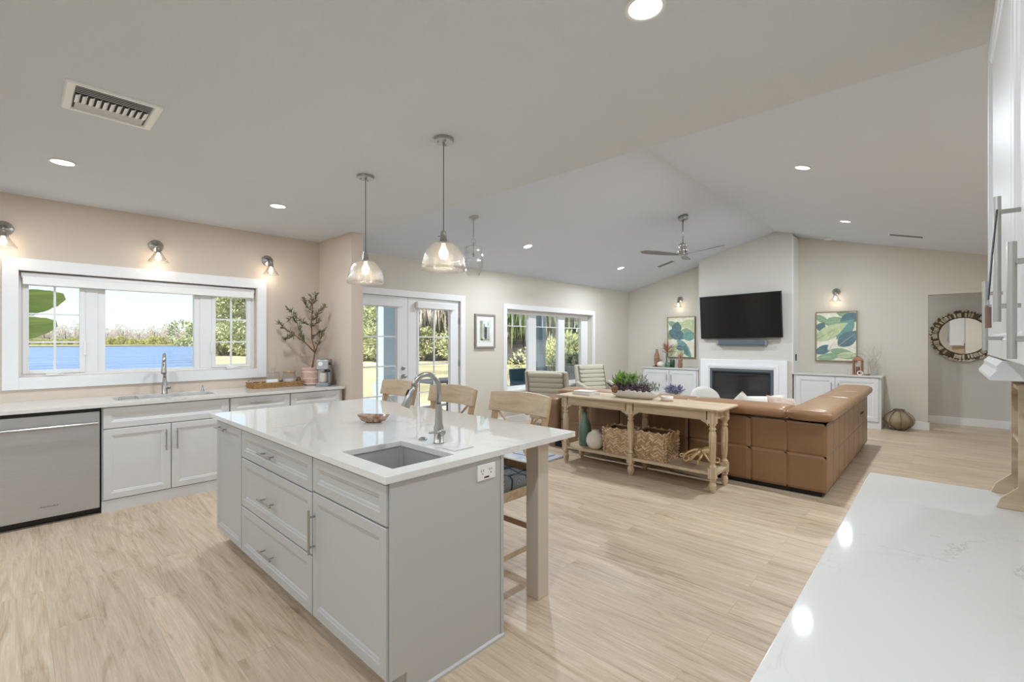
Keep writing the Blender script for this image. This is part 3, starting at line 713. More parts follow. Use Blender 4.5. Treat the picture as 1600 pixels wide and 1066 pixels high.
# wooden plate rack at the end of the counter
t_ = thing('plate_rack', 'slim whitewashed wooden rack with shelves standing at the counter end', 'rack', (2.27, -.26, .928))
for x in (2.13, 2.34):
    obj('side', MB().prism([(x, -.12, .929), (x, -.13, .96), (x, -.168, 1.0), (x, -.168, 1.32), (x, -.44, 1.32), (x, -.44, .929)], (.012, 0, 0)), M['pine'], t_, world=True)
for z in (.945, 1.13, 1.30): obj('shelf', MB().box(2.142, 2.34, -.44, -.172, z, z+.012), M['pine'], t_, world=True)
obj('back_board', MB().box(2.142, 2.34, -.445, -.438, .93, 1.32), wood('red brown board', (110, 66, 44), (140, 90, 62)), t_, world=True)
obj('bottle', MB().lathe([(.001, 0), (.034, 0), (.036, .01), (.036, .09), (.012, .12), (.011, .15), (.001, .15)], (2.24, -.225, .9575), 20), M['black'], smooth=True,
    label='dark glass bottle standing on the lowest shelf of the wooden rack', cat='bottle')

# ================================================================== LIGHTS AND CEILING
def aim_down(o): o.rotation_euler = (0, 0, 0)
def downlight(x, y, z, label, slope=0, power=None):
    t_ = thing('recessed_light', label, 'ceiling light', (x, y, z), 0, 'recessed ceiling lights')
    t_.rotation_euler = (slope, 0, 0)
    obj('trim_ring', MB().rings([[(r*math.cos(2*PI*i/32), r*math.sin(2*PI*i/32), zz) for i in range(32)] for r, zz in ((.066, -.001), (.078, -.001), (.078, -.004), (.064, -.006), (.062, -.003))], False), M['white'], t_, smooth=True)
    obj('lens', MB().lathe([(.001, -.0035), (.064, -.0035)], n=28, cap=False), M['lens'], t_)
    l = bpy.data.lights.new('recessed_light_beam', 'AREA'); l.shape = 'DISK'; l.size = .12; l.energy = power or DOWN_W; l.color = (.85, .925, 1)
    o = bpy.data.objects.new('recessed_light_beam', l); C.objects.link(o); o.parent = t_; o.location = (0, 0, -.008)
    return t_
sa = math.atan(SL)
for x, y, lb in ((.235, 4.61, 'round recessed ceiling light over the dishwasher'), (1.70, 4.61, 'round recessed ceiling light near the olive tree corner'),
                 (1.65, .84, 'round recessed ceiling light nearest the camera, cut by the top edge of the photo')):
    downlight(x, y, ZC, lb, power=DOWN_W*(.6 if y < 2 else 1))
for x, y in ((.235, .84), (-1.3, .84), (-1.3, 2.7), (-1.3, 4.61), (-2.6, 2.7)):  # unseen lamps added out of frame to brighten the room
    downlight(x, y, ZC, 'added unseen round ceiling light behind the camera, brightening the kitchen')
for x, y, lb in ((5.34, 4.65, 'round recessed light in the vaulted ceiling above the framed print'), (8.15, 4.67, 'round recessed light in the vaulted ceiling above the patio window'),
                 (5.33, 1.03, 'round recessed light in the vaulted ceiling above the sofa corner'), (8.157, 1.045, 'round recessed light in the vaulted ceiling closest to the leaf picture')):
    downlight(x, y, vz(y), lb, slope=-sa if y > RY else sa, power=DOWN_W*2.8)
for x, y in ((4.4, -.6),):  # extra lamp added out of view to brighten the vaulted room
    downlight(x, y, vz(y), 'added unseen round light in the vaulted ceiling past the wall cabinet', slope=sa, power=DOWN_W*2.0)
hl_ = downlight(10.8, 1.2, 2.6, 'added unseen ceiling light brightening the hall around the opening corner', power=DOWN_W*.8)  # unseen lamp, added to brighten the hall

# ceiling register
def big_vent():
    t_ = thing('air_vent', 'large white ceiling air vent with curved louvres over the kitchen', 'vent', (.365, 3.315, ZC))
    x0, x1, y0, y1 = -.195, .195, -.19, .19
    f_ = MB()
    R = lambda i, z: [(x0+i*1.6, y0+i, z), (x1-i*1.6, y0+i, z), (x1-i*1.6, y1-i, z), (x0+i*1.6, y1-i, z)]
    f_.rings([R(0, 0), R(0, -.004), R(.004, -.012), R(.022, -.012), R(.026, -.002)], False)
    obj('frame', f_, M['white'], t_)
    obj('duct', MB().box(x0+.04, x1-.04, y0+.03, y1-.03, -.0015, -.0005), mat('duct grey', (70, 70, 70), .8), t_)
    for k in range(4): obj('louvre', MB().obox((0, y0+.045+k*.022, -.008), (.152, 0, 0), (0, .008, .003), (0, 0, .0012)), M['white'], t_)
    for k in range(11):
        x = -.14+k*.028; R_ = []
        for (a, b) in ((-.011, -.014), (-.002, -.012), (.008, -.005)): R_.append((x+a, b))
        mb = MB(); mb.add([(p[0], yy, p[1]) for yy in (-.055, .055) for p in R_]+[(p[0]+.0015, yy, p[1]) for yy in (-.055, .055) for p in R_],
                          [(0, 1, 4, 3), (1, 2, 5, 4), (6, 9, 10, 7), (7, 10, 11, 8), (0, 3, 9, 6), (2, 8, 11, 5)])
        obj('louvre', mb, M['white'], t_)
    obj('damper_plate', MB().box(x0+.05, x1-.05, .065, y1-.03, -.006, -.003), mat('vent grey', (196, 195, 192), .5), t_)
big_vent()
def slot_vent(x, y, lx, ly, label):
    t_ = thing('air_vent', label, 'vent', (x, y, vz(y))); t_.rotation_euler = (-sa if y > RY else sa, 0, 0)
    obj('frame', MB().box(-lx/2, lx/2, -ly/2, ly/2, -.008, 0), M['white'], t_, bevel=.002)
    g = MB()
    for k in range(5): xx = -lx*.32+lx*.64*k/4; g.box(xx-.011, xx+.011, -ly*.46, ly*.46, -.012, -.008)
    obj('slats', g, mat('vent shade', (120, 120, 120), .6), t_)
slot_vent(9.03, 4.15, .16, .36, 'small grey slotted air vent in the vaulted ceiling behind the fan')
slot_vent(8.97, .415, .16, .42, 'wide grey slotted air vent in the vaulted ceiling over the hall opening')
t_ = obj('smoke_detector', MB().lathe([(.06, 0), (.06, -.02), (.045, -.03), (.001, -.031)], (9.95, 1.52, vz(1.52)-.005), 24), M['white'], smooth=True, label='flat white smoke detector on the vaulted ceiling by the chimney wall', cat='smoke detector')

def bulb_light(parent, loc, e, r=.02):
    l = bpy.data.lights.new('bulb_glow', 'POINT'); l.energy = e; l.color = (1, .90, .74); l.shadow_soft_size = r
    o = bpy.data.objects.new('bulb_glow', l); C.objects.link(o); o.parent = parent; o.location = loc
def dome_pendant(x, y, label):
    t_ = thing('pendant_light', label, 'pendant light', (x, y, ZC), 0, 'dome pendants above the island')
    obj('canopy', MB().lathe([(.062, 0), (.062, -.018), (.058, -.022), (.001, -.022)], n=32), M['nickel'], t_, smooth=False)
    sc = MB()
    for a in (.6, 2.7, 4.4): sc.lathe([(.004, -.022), (.004, -.03), (.001, -.031)], (.036*math.cos(a), .036*math.sin(a), 0), 8)
    sc.lathe([(.008, -.022), (.008, -.034), (.001, -.034)], n=12)
    obj('screws', sc, M['nickel'], t_)
    obj('cord', MB().tube([(0, 0, -.03), (0, 0, -.585)], .0028, 8), mat('grey cord', (92, 90, 88), .7), t_)
    obj('socket', MB().lathe([(.006, -.578), (.018, -.59), (.021, -.60), (.021, -.635), (.023, -.636), (.023, -.648), (.034, -.652), (.034, -.662), (.001, -.662)], n=24).tube([(0, .02, -.615), (0, .042, -.61)], .003, 8).lathe([(.006, -.004), (.006, .004)], (0, .044, -.61), 10), M['nickel'], t_, smooth=True)
    prof = [(.033, -.655), (.06, -.662), (.088, -.682), (.112, -.715), (.128, -.755), (.137, -.80), (.139, -.832), (.135, -.83), (.133, -.80), (.124, -.757), (.109, -.719), (.085, -.687), (.058, -.667), (.033, -.66)]
    obj('shade', MB().lathe(prof, n=48, cap=False), M['seed'], t_, smooth=True)
    obj('bulb', MB().lathe([(.012, -.662), (.013, -.68), (.027, -.715), (.028, -.735), (.018, -.757), (.001, -.762)], n=20), M['bulb'], t_, smooth=True)
    bulb_light(t_, (0, 0, -.80), BULB_W)
    return t_
dome_pendant(1.855, 3.28, 'seeded glass dome pendant hanging lower over the far part of the island')
dome_pendant(1.85, 2.317, 'seeded glass dome pendant hanging over the island nearer the prep sink')

t_ = thing('pendant_light', 'clear glass urn pendant on a chain hanging from the vaulted ceiling', 'pendant light', (3.904, 4.296, vz(4.296)))
obj('canopy', MB().lathe([(.062, .02), (.062, -.005), (.05, -.014), (.03, -.02), (.012, -.04), (.001, -.041)], n=28), M['nickel'], t_, smooth=True)
ch = MB()
for k in range(8):
    z = -.055-k*.028; a = (k % 2)*PI/2
    ch.tube([(.009*math.cos(b)*math.cos(a), .009*math.cos(b)*math.sin(a), z+.018*math.sin(b)) for b in [2*PI*i/12 for i in range(12)]], .0025, 6, close=True, cap=False)
ch.tube([(.026*math.cos(b)*.7, -.026*math.cos(b)*.7, -.295+.026*math.sin(b)) for b in [2*PI*i/16 for i in range(16)]], .003, 6, close=True, cap=False)
obj('chain', ch, M['nickel'], t_)
obj('stem', MB().tube([(0, 0, -.32), (0, 0, -.47)], .006, 8).lathe([(.012, -.45), (.012, -.49), (.001, -.49)], n=12), M['nickel'], t_, smooth=True)
obj('shade', MB().lathe([(.012, -.33), (.016, -.345), (.05, -.358), (.10, -.372), (.112, -.388), (.10, -.402), (.108, -.44), (.118, -.50), (.120, -.56), (.112, -.62), (.094, -.68), (.074, -.724)], n=40, cap=False), M['urn'], t_, smooth=True)

def sconce(loc, n, label, group, e=BULB_W, small=False):
    """wall sconce; built facing local -y, rotated so -y points along n"""
    rz = math.atan2(n[1], n[0])+PI/2
    t_ = thing('wall_sconce', label, 'sconce', loc, rz, group)
    obj('backplate', MB().lathe([(.062, 0), (.062, -.010), (.056, -.016), (.012, -.017), (.012, -.030), (.001, -.031)], n=32, axis='y'), M['nickel'], t_, smooth=True)
    obj('arm', MB().tube([(0, -.01, 0), (0, -.06, .004), (0, -.10, -.004), (0, -.118, -.03)], .008, 10).lathe([(.004, -.004), (.006, 0), (.004, .004)], (.03, -.118, -.055), 8).tube([(0, -.118, -.052), (.03, -.118, -.052)], .003, 6), M['nickel'], t_, smooth=True)
    obj('socket', MB().lathe([(.010, -.025), (.019, -.032), (.021, -.04), (.021, -.075), (.032, -.078), (.032, -.086), (.001, -.086)], (0, -.118, 0), 20), M['nickel'], t_, smooth=True)
    obj('shade', MB().lathe([(.028, -.08), (.034, -.088), (.058, -.13), (.088, -.178), (.0865, -.178), (.0565, -.13), (.033, -.09), (.027, -.082)], (0, -.118, 0), 36, cap=False), M['cglass'], t_, smooth=True)
    obj('bulb', MB().lathe([(.011, -.086), (.012, -.10), (.021, -.122), (.022, -.142), (.012, -.158), (.001, -.161)], (0, -.118, 0), 16), M['bulb'], t_, smooth=True)
    bulb_light(t_, (0, -.118, -.175), e)
    return t_
sconce((-.065, YW, 2.43), (0, -1), 'nickel wall sconce with clear cone shade above the dishwasher end of the lake window', 'sconces over the lake window')
sconce((.99, YW, 2.435), (0, -1), 'nickel wall sconce with clear cone shade centred over the lake window', 'sconces over the lake window')
sconce((2.06, YW, 2.42), (0, -1), 'nickel wall sconce with clear cone shade beside the potted olive tree', 'sconces over the lake window')
sconce((XFW, 4.347, 2.40), (-1, 0), 'nickel wall sconce above the leaf picture next to the television', 'sconces on the fireplace wall', BULB_W*.8)
sconce((XFW, 1.441, 2.36), (-1, 0), 'nickel wall sconce above the leaf picture near the hall opening', 'sconces on the fireplace wall', BULB_W*.8)

# ceiling fan
fz = vz(2.915)
t_ = thing('ceiling_fan', 'three-blade brushed nickel and grey ceiling fan under the vaulted ceiling', 'ceiling fan', (6.94, 2.915, fz))
cm = MB().lathe([(.07, 0), (.07, -.055), (.066, -.06), (.001, -.06)], n=32); cm.xf(Matrix.Rotation(-sa, 4, 'X')); obj('canopy', cm, M['nickel'], t_, smooth=True)
obj('downrod', MB().tube([(0, 0, -.04), (0, 0, fz*0-.44)], .0115, 12), M['nickel'], t_, smooth=True)
obj('motor', MB().lathe([(.02, -.41), (.055, -.425), (.058, -.43), (.058, -.475), (.05, -.48), (.05, -.50), (.068, -.505), (.07, -.51), (.07, -.545), (.055, -.555), (.055, -.562), (.074, -.567), (.074, -.59), (.06, -.60), (.001, -.60)], n=36), M['nickel'], t_, smooth=True)
for a in (138, 16, -104):
    R = []
    for i in range(15):
        f_ = i/14; r = .05+.62*f_; wdt = (.045+.09*math.sin(min(f_*1.35, 1)*PI/2))*(1 if f_ < .86 else math.sqrt(max(0.02, 1-((f_-.86)/.14)**2)))
        tw = rad(16-8*f_); z = -.585+.03*f_; c_ = .02*f_
        R.append([(r, c_-wdt/2*math.cos(tw), z-wdt/2*math.sin(tw)-.004), (r, c_+wdt/2*math.cos(tw), z+wdt/2*math.sin(tw)-.004), (r, c_+wdt/2*math.cos(tw), z+wdt/2*math.sin(tw)+.004), (r, c_-wdt/2*math.cos(tw), z-wdt/2*math.sin(tw)+.004)])
    mb = MB().rings(R); mb.xf(Matrix.Rotation(rad(a), 4, 'Z'))
    obj('blade', mb, mat('fan blade grey', (136, 135, 132), .5), t_)

# ================================================================== SINK WALL COUNTER ITEMS
t_ = thing('tray', 'long low woven rattan tray holding jars on the sink wall counter', 'tray', (2.085, 5.73, .9285))
mb = MB()
for row in range(4):
    z = .008+row*.015
    for (ax, L_, W_) in ((0, .27, .12),):
        P = []
        for (x0, y0, x1, y1, n_) in ((-.27, -.12, .27, -.12, 22), (.27, -.12, .27, .12, 10), (.27, .12, -.27, .12, 22), (-.27, .12, -.27, -.12, 10)):
            for k in range(n_):
                f_ = k/n_; s_ = .005*(1 if (k+row) % 2 else -1); dx, dy = x1-x0, y1-y0; l_ = math.hypot(dx, dy)
                P.append((x0+dx*f_+dy/l_*s_, y0+dy*f_-dx/l_*s_, z))
        mb.tube(P, .0085, 6, close=True, cap=False)
mb.box(-.27, .27, -.12, .12, .002, .008)
obj('basket', mb, M['rattan'], t_, smooth=True)
for s in (-1, 1):
    obj('handle', MB().tube([(s*.27, .07*math.cos(a), .05+.05*math.sin(a)) for a in [PI*i/10 for i in range(11)]], .004, 8), M['nickel'], t_, smooth=True)
TZ = .9285+.009
t_ = thing('glass_jar', 'clear glass jar with a flat glass lid at the window end of the tray', 'jar', (2.06, 5.735, TZ)); t_.scale = (1.25, 1.25, 1.35)
obj('jar', MB().lathe([(.001, 0), (.052, 0), (.056, .006), (.056, .10), (.05, .112)], n=28), M['cglass'], t_, smooth=True)
obj('lid', MB().lathe([(.052, .112), (.054, .118), (.02, .125), (.014, .132), (.02, .15), (.001, .155)], n=24), M['cglass'], t_, smooth=True)
obj('contents', MB().lathe([(.001, .003), (.05, .003), (.05, .05), (.001, .056)], n=24), M['paper'], t_, smooth=True)
t_ = thing('glass_jar', 'round glass jar with a brown wooden lid standing on the tray', 'jar', (2.245, 5.735, TZ)); t_.scale = (1.25, 1.25, 1.3)
obj('jar', MB().lathe([(.001, 0), (.05, 0), (.066, .02), (.070, .05), (.060, .085), (.047, .10), (.047, .112)], n=28), M['cglass'], t_, smooth=True)
obj('lid', MB().lathe([(.054, .112), (.054, .130), (.05, .134), (.001, .134)], n=24), M['stoolv'], t_, smooth=True)
obj('contents', MB().lathe([(.001, .004), (.045, .005), (.058, .03), (.05, .055), (.001, .062)], n=24), mat('sugar grey', (206, 200, 200), .8), t_, smooth=True)
obj('napkin_box', MB().box(1.95, 2.07, 5.618, 5.65, TZ, TZ+.085), M['white'], bevel=.004, label='small white box at the front of the woven tray', cat='box')
for k, (x, y, h) in enumerate(((1.93, 5.75, .06), (2.36, 5.74, .09))):
    obj('wooden_figure', MB().soft((x, y, TZ+h/2), (.05, .05, h), .8, 14, 8), M['rattan'], smooth=True, label=['small brown wooden ornament at the window end of the tray', 'small brown wooden ornament on the tray beside the blush pot'][k], cat='ornament')

t_ = thing('potted_olive_tree', 'tall thin olive tree in a ribbed blush pot in the counter corner', 'potted plant', (2.485, 5.66, .9285))
R = []
for r_, z_ in ((.085, 0), (.098, .02), (.108, .1), (.112, .185), (.118, .187), (.118, .215), (.11, .215), (.105, .19), (.001, .185)):
    R.append([((r_+(.0032*(i % 2) if .015 < z_ < .186 else 0))*math.cos(2*PI*i/72), (r_+(.0028*(i % 2) if .015 < z_ < .186 else 0))*math.sin(2*PI*i/72), z_) for i in range(72)])
obj('pot', MB().rings(R), M['pinkpot'], t_)
pb = MB()
for z_ in (.012, .075, .155): pb.lathe([(.102+.06*z_, z_), (.1065+.06*z_, z_+.003), (.1065+.06*z_, z_+.009), (.102+.06*z_, z_+.012)], n=48, cap=False)
obj('pot_bands', pb, mat('pale glaze band', (232, 222, 212), .4), t_)
# branches measured from the photo, in the plane facing the camera (right vector R_, up z)
Rv = Vector((math.sin(rad(43)), -math.cos(rad(43)), 0)); Fv = Vector((math.cos(rad(43)), math.sin(rad(43)), 0))
def bp(u, v, d=0):   # u right, v up from the pot base in metres, d depth
    return Rv*u*1.22+Fv*(d-(.5*abs(u) if u < 0 else .2*u))+Vector((0, 0, v*1.03))
random.seed(3)
tr = [[bp(0, .19), bp(.015, .30), bp(.03, .40), bp(-.01, .55, .02), bp(-.012, .75, .02), bp(-.005, .95, .02), bp(-.01, 1.05)],
      [bp(.03, .38), bp(-.05, .50, -.03), bp(-.13, .58, -.04), bp(-.22, .66, -.03), bp(-.28, .74, -.02)],
      [bp(.03, .38), bp(.07, .46, -.04), bp(.11, .56, -.05), bp(.145, .66, -.05)],
      [bp(-.01, .55), bp(.06, .60, -.02), bp(.10, .63, -.03)], [bp(-.012, .70), bp(-.08, .74), bp(-.15, .82, -.02), bp(-.20, .90, -.02)],
      [bp(-.01, .75), bp(.05, .80, -.03), bp(.09, .88, -.03), bp(.15, .93, -.03)], [bp(-.01, .88), bp(-.06, .96, -.02), bp(-.08, 1.02)],
      [bp(-.005, .95), bp(.03, 1.0), bp(.035, 1.08)], [bp(-.13, .58, -.04), bp(-.18, .56, -.04), bp(-.22, .54, -.04)],
      [bp(-.012, .68), bp(.04, .72, -.03), bp(.08, .76, -.03)], [bp(-.12, .72), bp(-.17, .80), bp(-.19, .76)], [bp(-.06, .52, -.02), bp(-.09, .62, -.02), bp(-.1, .70, -.02)]]
mb = MB(); lf = MB()
for k, pts in enumerate(tr):
    n_ = len(pts); r0 = .012 if k == 0 else (.0095 if k < 3 else .0045)
    mb.tube(pts, [r0*(1-.65*i/(n_-1)) for i in range(n_)], 7)
    for i in range(n_-1):
        if k == 0 and i < 4 or k in (1, 2) and i < 1: continue
        for j in range(6):
            p = pts[i].lerp(pts[i+1], j/6+random.random()*.1); tdir = (pts[i+1]-pts[i]).normalized()
            for q in range(3):
                d = (tdir*.7+Vector((random.uniform(-1, 1), random.uniform(-1, 1), random.uniform(-.6, .9)))).normalized()
                lf.leaf(p, d, random.uniform(.045, .075), random.uniform(.012, .018))
obj('branches', mb, M['bark'], t_, smooth=True); obj('foliage', lf, M['olive'], t_)

t_ = thing('espresso_machine', 'compact silver espresso machine standing in the counter corner', 'coffee machine', (2.53, 5.43, .9285), rad(-38)); t_.scale = (.93, .93, .95)
obj('body', MB().box(-.07, .07, -.02, .12, .015, .33).box(-.07, .07, -.11, .12, .21, .33), mat('silver plastic', (188, 190, 192), .35, .5), t_, bevel=.008)
obj('base', MB().box(-.072, .072, -.12, .12, 0, .045), mat('grey base', (150, 156, 160), .35, .5), t_, bevel=.006)
obj('gauge', MB().lathe([(.028, -.112), (.028, -.118), (.001, -.119)], (-.02, 0, .278), 20, axis='y'), M['white'], t_)
obj('group_head', MB().lathe([(.034, .185), (.034, .212)], (0, -.065, 0), 20), M['nickel'], t_)
obj('portafilter', MB().tube([(0, -.065, .19), (.085, -.10, .19)], [.012, .016], 10), M['black'], t_, smooth=True)
obj('carafe', MB().lathe([(.001, .047), (.04, .047), (.042, .06), (.042, .15), (.036, .165)], (0, -.065, 0), 24), mat('cream jug', (206, 196, 186), .3), t_, smooth=True)
obj('knob', MB().lathe([(.018, .07), (.018, .09), (.001, .09)], (0, -.05, .28), 18, axis='x'), M['black'], t_)
obj('steam_wand', MB().tube([(.075, -.09, .2), (.085, -.1, .12), (.087, -.11, .08)], .004, 8), M['nickel'], t_)

# ================================================================== LIVING ROOM: FIREPLACE WALL
def wall_cab(y0, y1, label, zt):
    t_ = thing('sideboard', label, 'cabinet', ((XCH+XFW)/2, (y0+y1)/2, 0), 0, 'built-in cabinets beside the fireplace')
    obj('body', MB().box(XCH+.02, XFW-.001, y0, y1, .09, zt-.03).box(XCH+.02, XFW-.001, y0, y1, 0, .09), M['cab'], t_, world=True, bevel=.003)
    obj('top', MB().box(XCH-.015, XFW-.001, y0-.02, y1+.02, zt-.03, zt), mat('pale grey top', (206, 205, 200), .3), t_, world=True, bevel=.004)
    m_ = (y0+y1)/2
    for (a, b, hy) in ((y0+.035, m_-.004, m_-.05), (m_+.004, y1-.035, m_+.05)):
        d_ = obj('door', panel_mb((XCH+.02, b, .12), -Y_, -X_, b-a, zt-.17, rail=.07), M['cab'], t_, world=True)
        obj('handle', bar_mb((XCH+.001, hy, zt-.22), Zv, -X_, .15), M['nickel'], d_, world=True)
wall_cab(3.775, 5.03, 'white two-door cabinet between the patio window corner and the fireplace', .885)
wall_cab(.765, 2.03, 'white two-door cabinet between the fireplace and the caged floor ornament', .885)
struct('trim_2', MB().box(XCH, XFW-.001, 2.036, 2.0499, .886, 3.40), M['trim'])
# mantel and insert
t_ = thing('fireplace_surround', 'plain white mantel surround framing the black fireplace', 'mantel', (XCH-.03, 2.91, 0))
mb = MB(); f0 = XCH-.06
mb.box(f0, XCH-.001, 3.507, 3.70, 0, 1.10); mb.box(f0, XCH-.001, 2.12, 2.343, 0, 1.10); mb.box(f0, XCH-.001, 2.343, 3.507, .92, 1.10)
obj('surround', mb, M['trim'], t_, world=True, bevel=.004)
mb = MB(); frame_rect(mb, 'x', f0-.012, f0-.001, 2.26, 3.585, .0, 1.0, .05, .05, .05); obj('inner_molding', mb, M['trim'], t_, world=True, bevel=.003)
t_ = thing('fireplace', 'black glass-fronted gas fireplace set in the white surround', 'fireplace', (XCH-.03, 2.925, .22))
mb = MB(); frame_rect(mb, 'x', XCH-.066, XCH-.03, 2.345, 3.505, .22, .918, .045, .08, .05); obj('frame', mb, M['ironl'], t_, world=True, bevel=.003)
mb = MB(); frame_rect(mb, 'x', XCH-.05, XCH-.025, 2.39, 3.46, .30, .868, .03, .03, .03); mb.box(XCH-.055, XCH-.028, 2.42, 3.43, .80, .822); obj('inner_frame', mb, M['iron'], t_, world=True)
obj('firebox', MB().box(XCH-.02, XCH-.002, 2.39, 3.46, .28, .87), M['dark'], t_, world=True)
obj('glass', MB().box(XCH-.035, XCH-.031, 2.42, 3.43, .33, .80), mat('smoked glass', (42, 42, 44), .12, spec=.8), t_, world=True)
# tv
t_ = thing('television', 'large black flat television on the chimney wall above the fireplace', 'television', (XCH-.10, 2.935, 1.95), 0)
t_.rotation_euler = (rad(-.8), rad(-3.5), rad(-1.2))
obj('screen', MB().box(-.028, -.026, -.735, .735, -.413, .413), M['screen'], t_)
obj('bezel', MB().box(-.0255, .02, -.75, .75, -.43, .43), M['black'], t_, bevel=.004)
obj('mount', MB().box(.015, .06, -.2, .2, -.15, .15), M['black'], t_)
t_ = thing('soundbar', 'slim grey fabric soundbar mounted below the television', 'speaker', (XCH-.055, 2.905, 1.425))
obj('body', MB().box(-.05, .05, -.44, .44, -.045, .045), mat('slate mesh', (92, 104, 114), .8, bump=(600, .5, .002)), t_, bevel=.02, seg=3)
for s in (-1, 1): obj('end_cap', MB().box(-.052, .05, s*.44-.022, s*.44+.022, -.046, .046), mat('silver cap', (150, 156, 160), .4, .4), t_, bevel=.018, seg=3)
obj('thermostat', MB().box(XCH+.18, XCH+.215, 2.020, 2.035, 1.10, 1.22), M['black'], label='small dark wall control on the side of the chimney wall', cat='wall control')

# leaf pictures
def leafshape(cx, cy, ang, L_, W_, n=10):
    pts = []
    for i in range(n+1):
        f_ = i/n; pts.append((f_*L_, W_/2*math.sin(PI*f_**.8)))
    for i in range(n-1, 0, -1):
        f_ = i/n; pts.append((f_*L_, -W_/2*math.sin(PI*f_**.8)))
    c_, s_ = math.cos(rad(ang)), math.sin(rad(ang))
    return [(cx+a*c_-b*s_, cy+a*s_+b*c_) for a, b in pts]
def clip(poly, w_, h_):
    def cl(P, ins, inter):
        out = []
        for i in range(len(P)):
            a, b = P[i-1], P[i]; ia, ib = ins(a), ins(b)
            if ia != ib: out.append(inter(a, b))
            if ib: out.append(b)
        return out
    for ax, lim, sg in ((0, 0, 1), (0, w_, -1), (1, 0, 1), (1, h_, -1)):
        if not poly: return poly
        ins = lambda p: (p[ax]-lim)*sg >= -1e-9
        def inter(a, b):
            t = (lim-a[ax])/(b[ax]-a[ax]); return tuple(a[k]+(b[k]-a[k])*t for k in (0, 1))
        poly = cl(poly, ins, inter)
    return poly
def picture(y0, y1, z0, z1, label, leaves, cols, bgc):
    """canvas on the fireplace wall; picture x runs from y1 (as seen, left) to y0"""
    t_ = thing('picture', label, 'picture', (XFW-.02, (y0+y1)/2, z0), 0)
    fm = MB(); frame_rect(fm, 'x', XFW-.045, XFW-.001, y0, y1, z0, z1, .016); obj('frame', fm, M['goldf'], t_, world=True)
    w_, h_ = (y1-y0)-.03, (z1-z0)-.03
    cv = MB().box(XFW-.032, XFW-.005, y0+.015, y1-.015, z0+.015, z1-.015, 0)
    for k, (cx, cy, a, L_, W_, ci) in enumerate(leaves):
        P = clip(leafshape(cx*w_, cy*h_, a, L_*w_, W_*w_), w_, h_)
        if len(P) > 2: cv.prism([(XFW-.0325-.0004*k, y1-.015-p[0], z0+.015+p[1]) for p in P], (-.0003, 0, 0), ci)
        # midrib
        c_, s_ = math.cos(rad(a)), math.sin(rad(a)); q = [(cx*w_, cy*h_), (cx*w_+L_*w_*.95*c_, cy*h_+L_*w_*.95*s_)]
        nx, ny = -s_*.003, c_*.003; P = clip([(q[0][0]+nx, q[0][1]+ny), (q[1][0], q[1][1]), (q[0][0]-nx, q[0][1]-ny)], w_, h_)
        if len(P) > 2: cv.prism([(XFW-.0328-.0004*k, y1-.015-p[0], z0+.015+p[1]) for p in P], (-.0002, 0, 0), (ci % (len(cols)))+1 if ci < len(cols) else 1)
    obj('canvas', cv, [flat('bg'+label[:9], bgc)]+[flat('%d %d %d' % c, c) for c in cols], t_, world=True)
P1 = [(.15, .72, 20, .6, .3, 4), (.5, .80, 10, .6, .34, 4), (0, .9, -30, .5, .22, 3), (.95, .95, -95, .7, .2, 4), (.3, .62, 80, .42, .38, 1), (.48, .66, -15, .55, .3, 3), (0, .45, 50, .5, .3, 3), (.02, .66, -22, .75, .42, 1),
      (.55, .50, 8, .6, .34, 2), (.35, .45, -52, .9, .34, 2), (.10, .02, 62, .6, .22, 4), (.42, .0, 70, .45, .25, 4), (.3, .25, -10, .4, .2, 5), (.62, .3, -70, .4, .16, 1)]
P2 = [(.5, 1.0, -20, .6, .2, 3), (-.05, .95, -35, .5, .2, 3), (.18, .78, 8, .62, .30, 3), (.60, .80, 22, .6, .34, 1), (.05, .62, 60, .3, .26, 1), (.95, .80, -130, .7, .3, 2), (.35, .50, 40, .8, .36, 2), (.55, .30, 42, .7, .4, 5),
      (-.05, .42, 32, 1.0, .40, 4), (-.05, .15, 25, .6, .26, 1), (.30, .42, 55, .5, .14, 4), (.3, .2, 60, .4, .16, 6), (.0, .04, 10, .7, .22, 3), (.35, .22, -18, .8, .28, 3), (.5, .1, 5, .6, .18, 4)]
CO = [(92, 118, 122), (112, 150, 146), (134, 162, 132), (182, 194, 154), (96, 120, 126), (228, 214, 200)]
picture(4.002, 4.631, 1.095, 2.01, 'leaf-patterned picture with a round-lobed blue-grey leaf, beside the television', P1, CO, (226, 220, 200))
picture(1.131, 1.758, 1.095, 2.003, 'leaf-patterned picture of long banana leaves, nearest the hall opening', P2, CO, (232, 220, 206))

# framed print on the patio wall
t_ = thing('framed_print', 'small grey-framed print between the french doors and patio window', 'picture', (5.37, YP-.02, 1.345))
fm = MB(); frame_rect(fm, 'y', YP-.035, YP-.001, 5.14, 5.60, 1.345, 1.912, .03); obj('frame', fm, M['frameg'], t_, world=True, bevel=.003)
pr_ = MB().box(5.165, 5.575, YP-.02, YP-.012, 1.37, 1.885, 0)
pr_.box(5.225, 5.515, YP-.0205, YP-.0198, 1.44, 1.82, 1)
for (a, b, c, d, q) in ((5.25, 5.31, 1.48, 1.80, 2), (5.35, 5.47, 1.50, 1.70, 3), (5.37, 5.40, 1.50, 1.70, 4), (5.42, 5.45, 1.72, 1.78, 3), (5.33, 5.36, 1.52, 1.75, 4), (5.27, 5.47, 1.47, 1.50, 2)): pr_.box(a, b, YP-.0212, YP-.0204, c, d, q)
obj('print', pr_, [M['paper'], flat('sea', (196, 202, 196)), flat('moss', (142, 146, 122)), flat('ash', (160, 162, 158)), flat('slate', (120, 126, 124))], t_, world=True)

